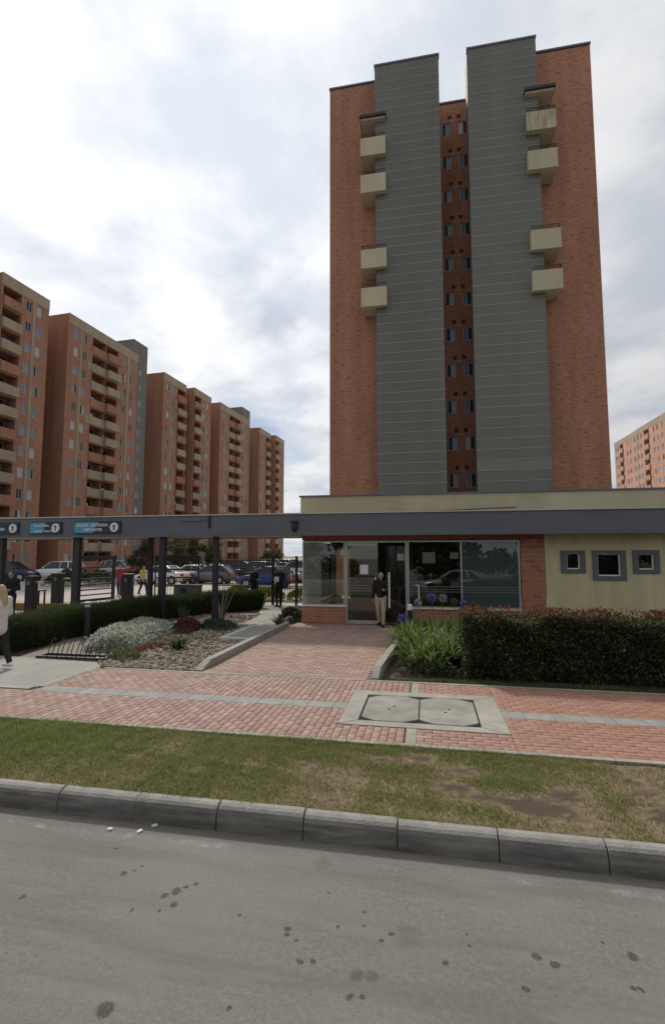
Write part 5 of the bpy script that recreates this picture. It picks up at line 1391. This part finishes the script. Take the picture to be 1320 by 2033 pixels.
CARS = [('suv', 'navy', -36.3, 38.0, 10, 'dark blue car at the left edge behind the fence line'),
        ('suv', 'white', -33.0, 39.8, 185, 'white tall car behind the low green hedge'),
        ('suv', 'silver', -31.3, 46.8, 0, 'silver estate seen through the barred gate, nearer one'),
        ('hatch', 'white', -31.5, 50.2, 0, 'white hatchback seen through the barred gate, behind the silver one'),
        ('sedan', 'red', -28.2, 46.5, 0, 'red car behind the person in red'),
        ('sedan', 'white', -20.6, 36.2, 175, 'white saloon beside the person in yellow'),
        ('sedan', 'black', -27.0, 52.0, 0, 'black car behind the white saloon roof'),
        ('sedan', 'white', -19.5, 40.0, 0, 'white car behind the mesh gate'),
        ('hatch', 'grey', -17.2, 37.6, 180, 'dark grey car low behind the mesh gate'),
        ('sedan', 'red', -19.3, 43.6, 0, 'bright red car at the right of the mesh gate'),
        ('suv', 'navy', -18.6, 48.5, 0, 'dark blue car right of the portico post nearest the lodge'),
        ('hatch', 'white', -18.2, 51.6, 0, 'white hatchback next behind the dark blue car'),
        ('sedan', 'black', -17.8, 54.6, 0, 'black saloon third in the parked row'),
        ('sedan', 'wine', -17.0, 57.8, 0, 'wine red car in the middle of the parked row'),
        ('suv', 'black', -16.6, 61.0, 0, 'black tall car behind the wine red one'),
        ('hatch', 'silver', -16.2, 64.4, 0, 'silver hatchback behind the black tall car'),
        ('sedan', 'white', -15.8, 68.0, 0, 'white saloon far down the parked row'),
        ('suv', 'white', -12.6, 46.5, 190, 'white tall car above the blue hatchback'),
        ('hatch', 'blue', -11.2, 33.6, 176, 'bright blue hatchback side on behind the bar fence'),
        ('sedan', 'silver', -9.2, 40.0, 180, 'silver car behind the tail of the blue hatchback'),
        ('hatch', 'red', -11.6, 60.5, 180, 'small red car at the back near the lodge wall'),
        ('sedan', 'grey', -24.5, 62.0, 0, 'grey saloon in the far row behind the mesh gate'),
        ('hatch', 'white', -24.0, 66.0, 0, 'white hatchback in the far row behind the mesh gate'),
        ('sedan', 'wine', -23.6, 70.0, 0, 'wine red saloon in the far row'),
        ('suv', 'silver', -23.2, 74.0, 0, 'silver tall car at the back of the far row'),
        ('suv', 'black', -15.2, 42.6, 178, 'black tall car between the white car and the blue hatchback'),
        ('sedan', 'red', -12.9, 51.5, 0, 'red saloon peeking over the white tall car'),
        ('hatch', 'black', -13.6, 56.0, 180, 'black hatchback behind the red saloon'),
        ('suv', 'white', -12.4, 65.0, 180, 'white tall car far behind the guard'),
        ('hatch', 'navy', -23.6, 48.6, 0, 'navy hatchback between the two dark trees'),
        ('sedan', 'white', -22.6, 54.5, 0, 'white saloon behind the navy hatchback'),
        ('sedan', 'silver', -34.5, 55.0, 0, 'silver saloon beside the brick block behind the barred gate'),
        ('hatch', 'grey', -33.8, 59.5, 0, 'grey hatchback farther along the brick block'),
        ('sedan', 'black', -13.4, 72.0, 0, 'black saloon at the far end of the parked row'),
        ('hatch', 'silver', -13.0, 76.0, 0, 'silver hatchback at the very end of the parked row')]
for c_ in CARS: car(*c_)
car('hatch', 'silver', 1.55, -.45, 180, 'silver car on the roadway, seen mirrored in the lodge window', z=0, group='cars on the roadway')

# ================================================================== people


def person(label, x, y, rz, height, top, bottom, hair, stride=0., arms='down', longhair=False, shoes='cloth_black', coat=.0, sleeve=True, z=GZ, skirt=False, lean=0.):
    """a figure facing local -y; the body is one remeshed surface, clothes and hair are children"""
    E = empty('person', (x, y, z), rz, label, 'person', 'people at the gate and the lodge'); k = height / 1.72
    V = lambda a, b, c: Vector((a * k, b * k, c * k))
    hipL, hipR = V(.09, 0, .90), V(-.09, 0, .90)
    fL, fR = stride, -stride
    ankL, ankR = V(.10, -fL, .08 + max(0, -fL) * .18), V(-.10, -fR, .08 + max(0, -fR) * .18)
    kneL, kneR = V(.10, -fL * .5 - .03 - abs(stride) * .12, .49), V(-.10, -fR * .5 - .03 - abs(stride) * .12, .49)
    shL, shR = V(.185, lean, 1.40), V(-.185, lean, 1.40)
    sw_ = stride * .7
    if arms == 'down': elL, elR, wrL, wrR = V(.24, .03 + sw_ * .5, 1.12), V(-.24, .03 - sw_ * .5, 1.12), V(.25, -.06 + sw_, .88), V(-.25, -.06 - sw_, .88)
    elif arms == 'front': elL, elR, wrL, wrR = V(.25, -.02, 1.12), V(-.25, -.02, 1.12), V(.10, -.24, 1.10), V(-.10, -.24, 1.14)
    else: elL, elR, wrL, wrR = V(.25, -.06, 1.13), V(-.24, .03, 1.12), V(.20, -.32, 1.18), V(-.25, -.04, .88)
    b = MB()
    b.capsule(V(0, .0, .95), .125 * k, V(0, .01 + lean * .5, 1.15), .115 * k); b.capsule(V(-.055, .01 + lean * .5, 1.15), .11 * k, V(-.08, lean, 1.33), .105 * k); b.capsule(V(.055, .01 + lean * .5, 1.15), .11 * k, V(.08, lean, 1.33), .105 * k)
    b.capsule(shL, .06 * k, shR, .06 * k); b.capsule(V(0, lean, 1.38), .058 * k, V(0, lean - .01, 1.52), .05 * k)
    hc = V(0, lean - .025, 1.60)
    b.ellipsoid(hc, (.075 * k, .092 * k, .112 * k), 16, 12); b.ellipsoid(hc + V(0, -.03, -.06), (.052 * k, .058 * k, .055 * k), 12, 8)
    b.capsule(hc + V(0, -.088, .012), .011 * k, hc + V(0, -.108, -.02), .015 * k, 8)
    for s_ in (-1, 1): b.ellipsoid(hc + V(s_ * .076, .01, -.005), (.012 * k, .022 * k, .034 * k), 8, 6)
    for hp, kn, ak in ((hipL, kneL, ankL), (hipR, kneR, ankR)):
        b.capsule(hp, .085 * k, kn, .056 * k); b.capsule(kn, .055 * k, ak, .036 * k); b.capsule(ak + V(0, .02, -.03), .036 * k, ak + V(0, -.14, -.045), .03 * k)
    for sh, el, wr_, sd in ((shL, elL, wrL, 1), (shR, elR, wrR, -1)):
        b.capsule(sh, .052 * k, el, .040 * k); b.capsule(el, .040 * k, wr_, .027 * k)
        dr = (wr_ - el).normalized(); sdv = dr.cross(Vector((sd, 0, .2))).normalized(); palm = wr_ + dr * .055 * k; b.capsule(wr_, .026 * k, palm, .032 * k)
        inn = Vector((-sd, 0, 0)); inn = (inn - dr * inn.dot(dr)).normalized()
        for q, ln in zip((-.027, -.009, .009, .027), (.058, .07, .074, .06)):
            k0 = palm + sdv * q * k + dr * .02 * k; k1 = k0 + dr * ln * .5 * k + inn * .008 * k; k2 = k1 + dr * ln * .4 * k + inn * .022 * k
            b.capsule(k0, .009 * k, k1, .0085 * k, 6); b.capsule(k1, .0085 * k, k2, .0075 * k, 6)
        t0 = wr_ + dr * .02 * k - sdv * .022 * k; t1 = t0 - sdv * .03 * k + dr * .03 * k + inn * .01 * k; b.capsule(t0, .011 * k, t1, .0095 * k, 6); b.capsule(t1, .0095 * k, t1 + dr * .028 * k + inn * .008 * k, .0085 * k, 6)

    def rem(o, vx):
        m_ = o.modifiers.new('remesh', 'REMESH'); m_.mode = 'VOXEL'; m_.voxel_size = vx; m_.use_smooth_shade = True
        s_ = o.modifiers.new('smooth', 'SMOOTH'); s_.factor = .5; s_.iterations = 3
        return o
    rem(part('body', b, 'skin', E), .0085)
    for s_ in (-1, 1): part('eye', MB().ellipsoid(hc + V(s_ * .030, -.083, .012), (.012 * k, .008 * k, .008 * k), 8, 6), 'hair_dark', E, smooth=True)
    part('mouth', MB().ellipsoid(hc + V(0, -.092, -.058), (.022 * k, .006 * k, .006 * k), 8, 6), 'cloth_red', E, smooth=True)
    g = .020 * k
    t_ = MB(); t_.capsule(V(0, 0, .96 - coat), .128 * k + g, V(0, .01 + lean * .5, 1.15), .118 * k + g); t_.capsule(V(-.06, .01 + lean * .5, 1.13), .11 * k + g, V(-.085, lean, 1.33), .105 * k + g); t_.capsule(V(.06, .01 + lean * .5, 1.13), .11 * k + g, V(.085, lean, 1.33), .105 * k + g)
    t_.capsule(shL, .062 * k + g, shR, .062 * k + g); t_.capsule(V(0, lean, 1.38), .07 * k + g * .5, V(0, lean, 1.455), .062 * k)
    for sh, el, wr_ in ((shL, elL, wrL), (shR, elR, wrR)):
        t_.capsule(sh, .056 * k + g, el, .044 * k + g)
        if sleeve: t_.capsule(el, .044 * k + g, el + (wr_ - el) * .9, .034 * k + g * .7)
    rem(part('jacket' if sleeve else 'shirt', t_, top, E), .014)
    q_ = MB(); q_.capsule(V(0, 0, .88), .128 * k + g * .7, V(0, 0, 1.0), .125 * k + g * .5)
    for hp, kn, ak in ((hipL, kneL, ankL), (hipR, kneR, ankR)):
        q_.capsule(hp, .088 * k + g * .8, kn, .062 * k + g * .6); q_.capsule(kn, .062 * k + g * .6, ak + (kn - ak) * .06, .046 * k + g * .5)
    rem(part('trousers', q_, bottom, E), .013)
    for ak in (ankL, ankR):
        h_ = MB(); h_.capsule(ak + V(0, .035, -.038), .044 * k, ak + V(0, -.15, -.048), .038 * k); h_.capsule(ak + V(0, .02, -.03), .05 * k, ak + V(0, .0, .0), .048 * k)
        rem(part('shoe', h_, shoes, E), .010)
    hr = MB(); hr.ellipsoid(hc + V(0, .018, .022), (.084 * k, .092 * k, .106 * k), 16, 12)
    if longhair:
        hr.capsule(hc + V(0, .055, -.01), .082 * k, hc + V(0, .085, -.24), .095 * k); hr.capsule(hc + V(.05, .05, -.05), .05 * k, hc + V(.09, .06, -.28), .045 * k); hr.capsule(hc + V(-.05, .05, -.05), .05 * k, hc + V(-.09, .06, -.28), .045 * k)
    else: hr.capsule(hc + V(0, .05, -.02), .066 * k, hc + V(0, .045, -.05), .055 * k)
    rem(part('hair', hr, hair, E), .012)
    return E


person('blond person in a pale top walking out of the left edge', -8.42, 8.62, R(-92), 1.66, 'cloth_white', 'cloth_dark', 'hair_blond', .20, 'front', True, 'shoe_white', .14)
person('person in black beyond the blond walker at the left edge', -13.9, 14.6, R(20), 1.72, 'cloth_black', 'cloth_dark', 'hair_dark', 0, 'front')
person('person in a red top and dark trousers behind the barred gate', -17.2, 25.6, R(15), 1.72, 'cloth_red', 'cloth_jeans', 'hair_dark', .12, 'down', False, coat=.2)
person('person in a yellow top walking past the white car', -16.0, 26.0, R(80), 1.66, 'cloth_yellow', 'cloth_dark', 'hair_dark', .22, 'down')
person('security guard in black standing at the bar fence holding papers', -6.45, 21.2, R(-10), 1.78, 'cloth_black', 'cloth_black', 'hair_dark', .03, 'front')
person('person in black at the left leaf of the bar fence', -7.62, 21.25, R(70), 1.76, 'cloth_black', 'cloth_black', 'hair_dark', .04, 'front')
person('older man in a black sweater and khaki trousers in the lodge doorway', -1.47, 15.98, R(-8), 1.70, 'cloth_black', 'cloth_khaki', 'hair_grey', .13, 'one')
ppr = empty('papers', (-6.45, 20.9, 1.3), label='sheet of paper held by the security guard', cat='paper')
part('sheet', MB().box(-6.56, -6.36, 20.86, 20.875, 1.30, 1.52), 'paper', ppr, world=True)
part('clipboard', MB().box(-6.57, -6.35, 20.876, 20.89, 1.29, 1.54), 'interior_dark', ppr, world=True)

# ------------------------------------------------------------------ litter on the roadway
for k, (x, y, a, lab) in enumerate(((-2.83, 4.20, .3, 'leftmost white scrap of litter on the roadway'), (-2.55, 4.22, 1.1, 'middle white scrap of litter on the roadway'), (-2.47, 4.33, .7, 'white scrap of litter touching the kerb'))):
    mb = MB(); mb.v = [(-.025, -.015, .004), (.028, -.018, .004), (.024, .016, .006), (-.02, .02, .004), (-.02, -.012, .012), (.022, -.014, .018), (.02, .014, .014), (-.018, .016, .010)]
    mb.f = [(0, 3, 2, 1), (4, 5, 6, 7), (0, 1, 5, 4), (1, 2, 6, 5), (2, 3, 7, 6), (3, 0, 4, 7)]
    o = part('litter', mb, 'litter_white', loc=(x, y, 0), rz=a); tag(o, lab, 'litter', 'white litter on the roadway')
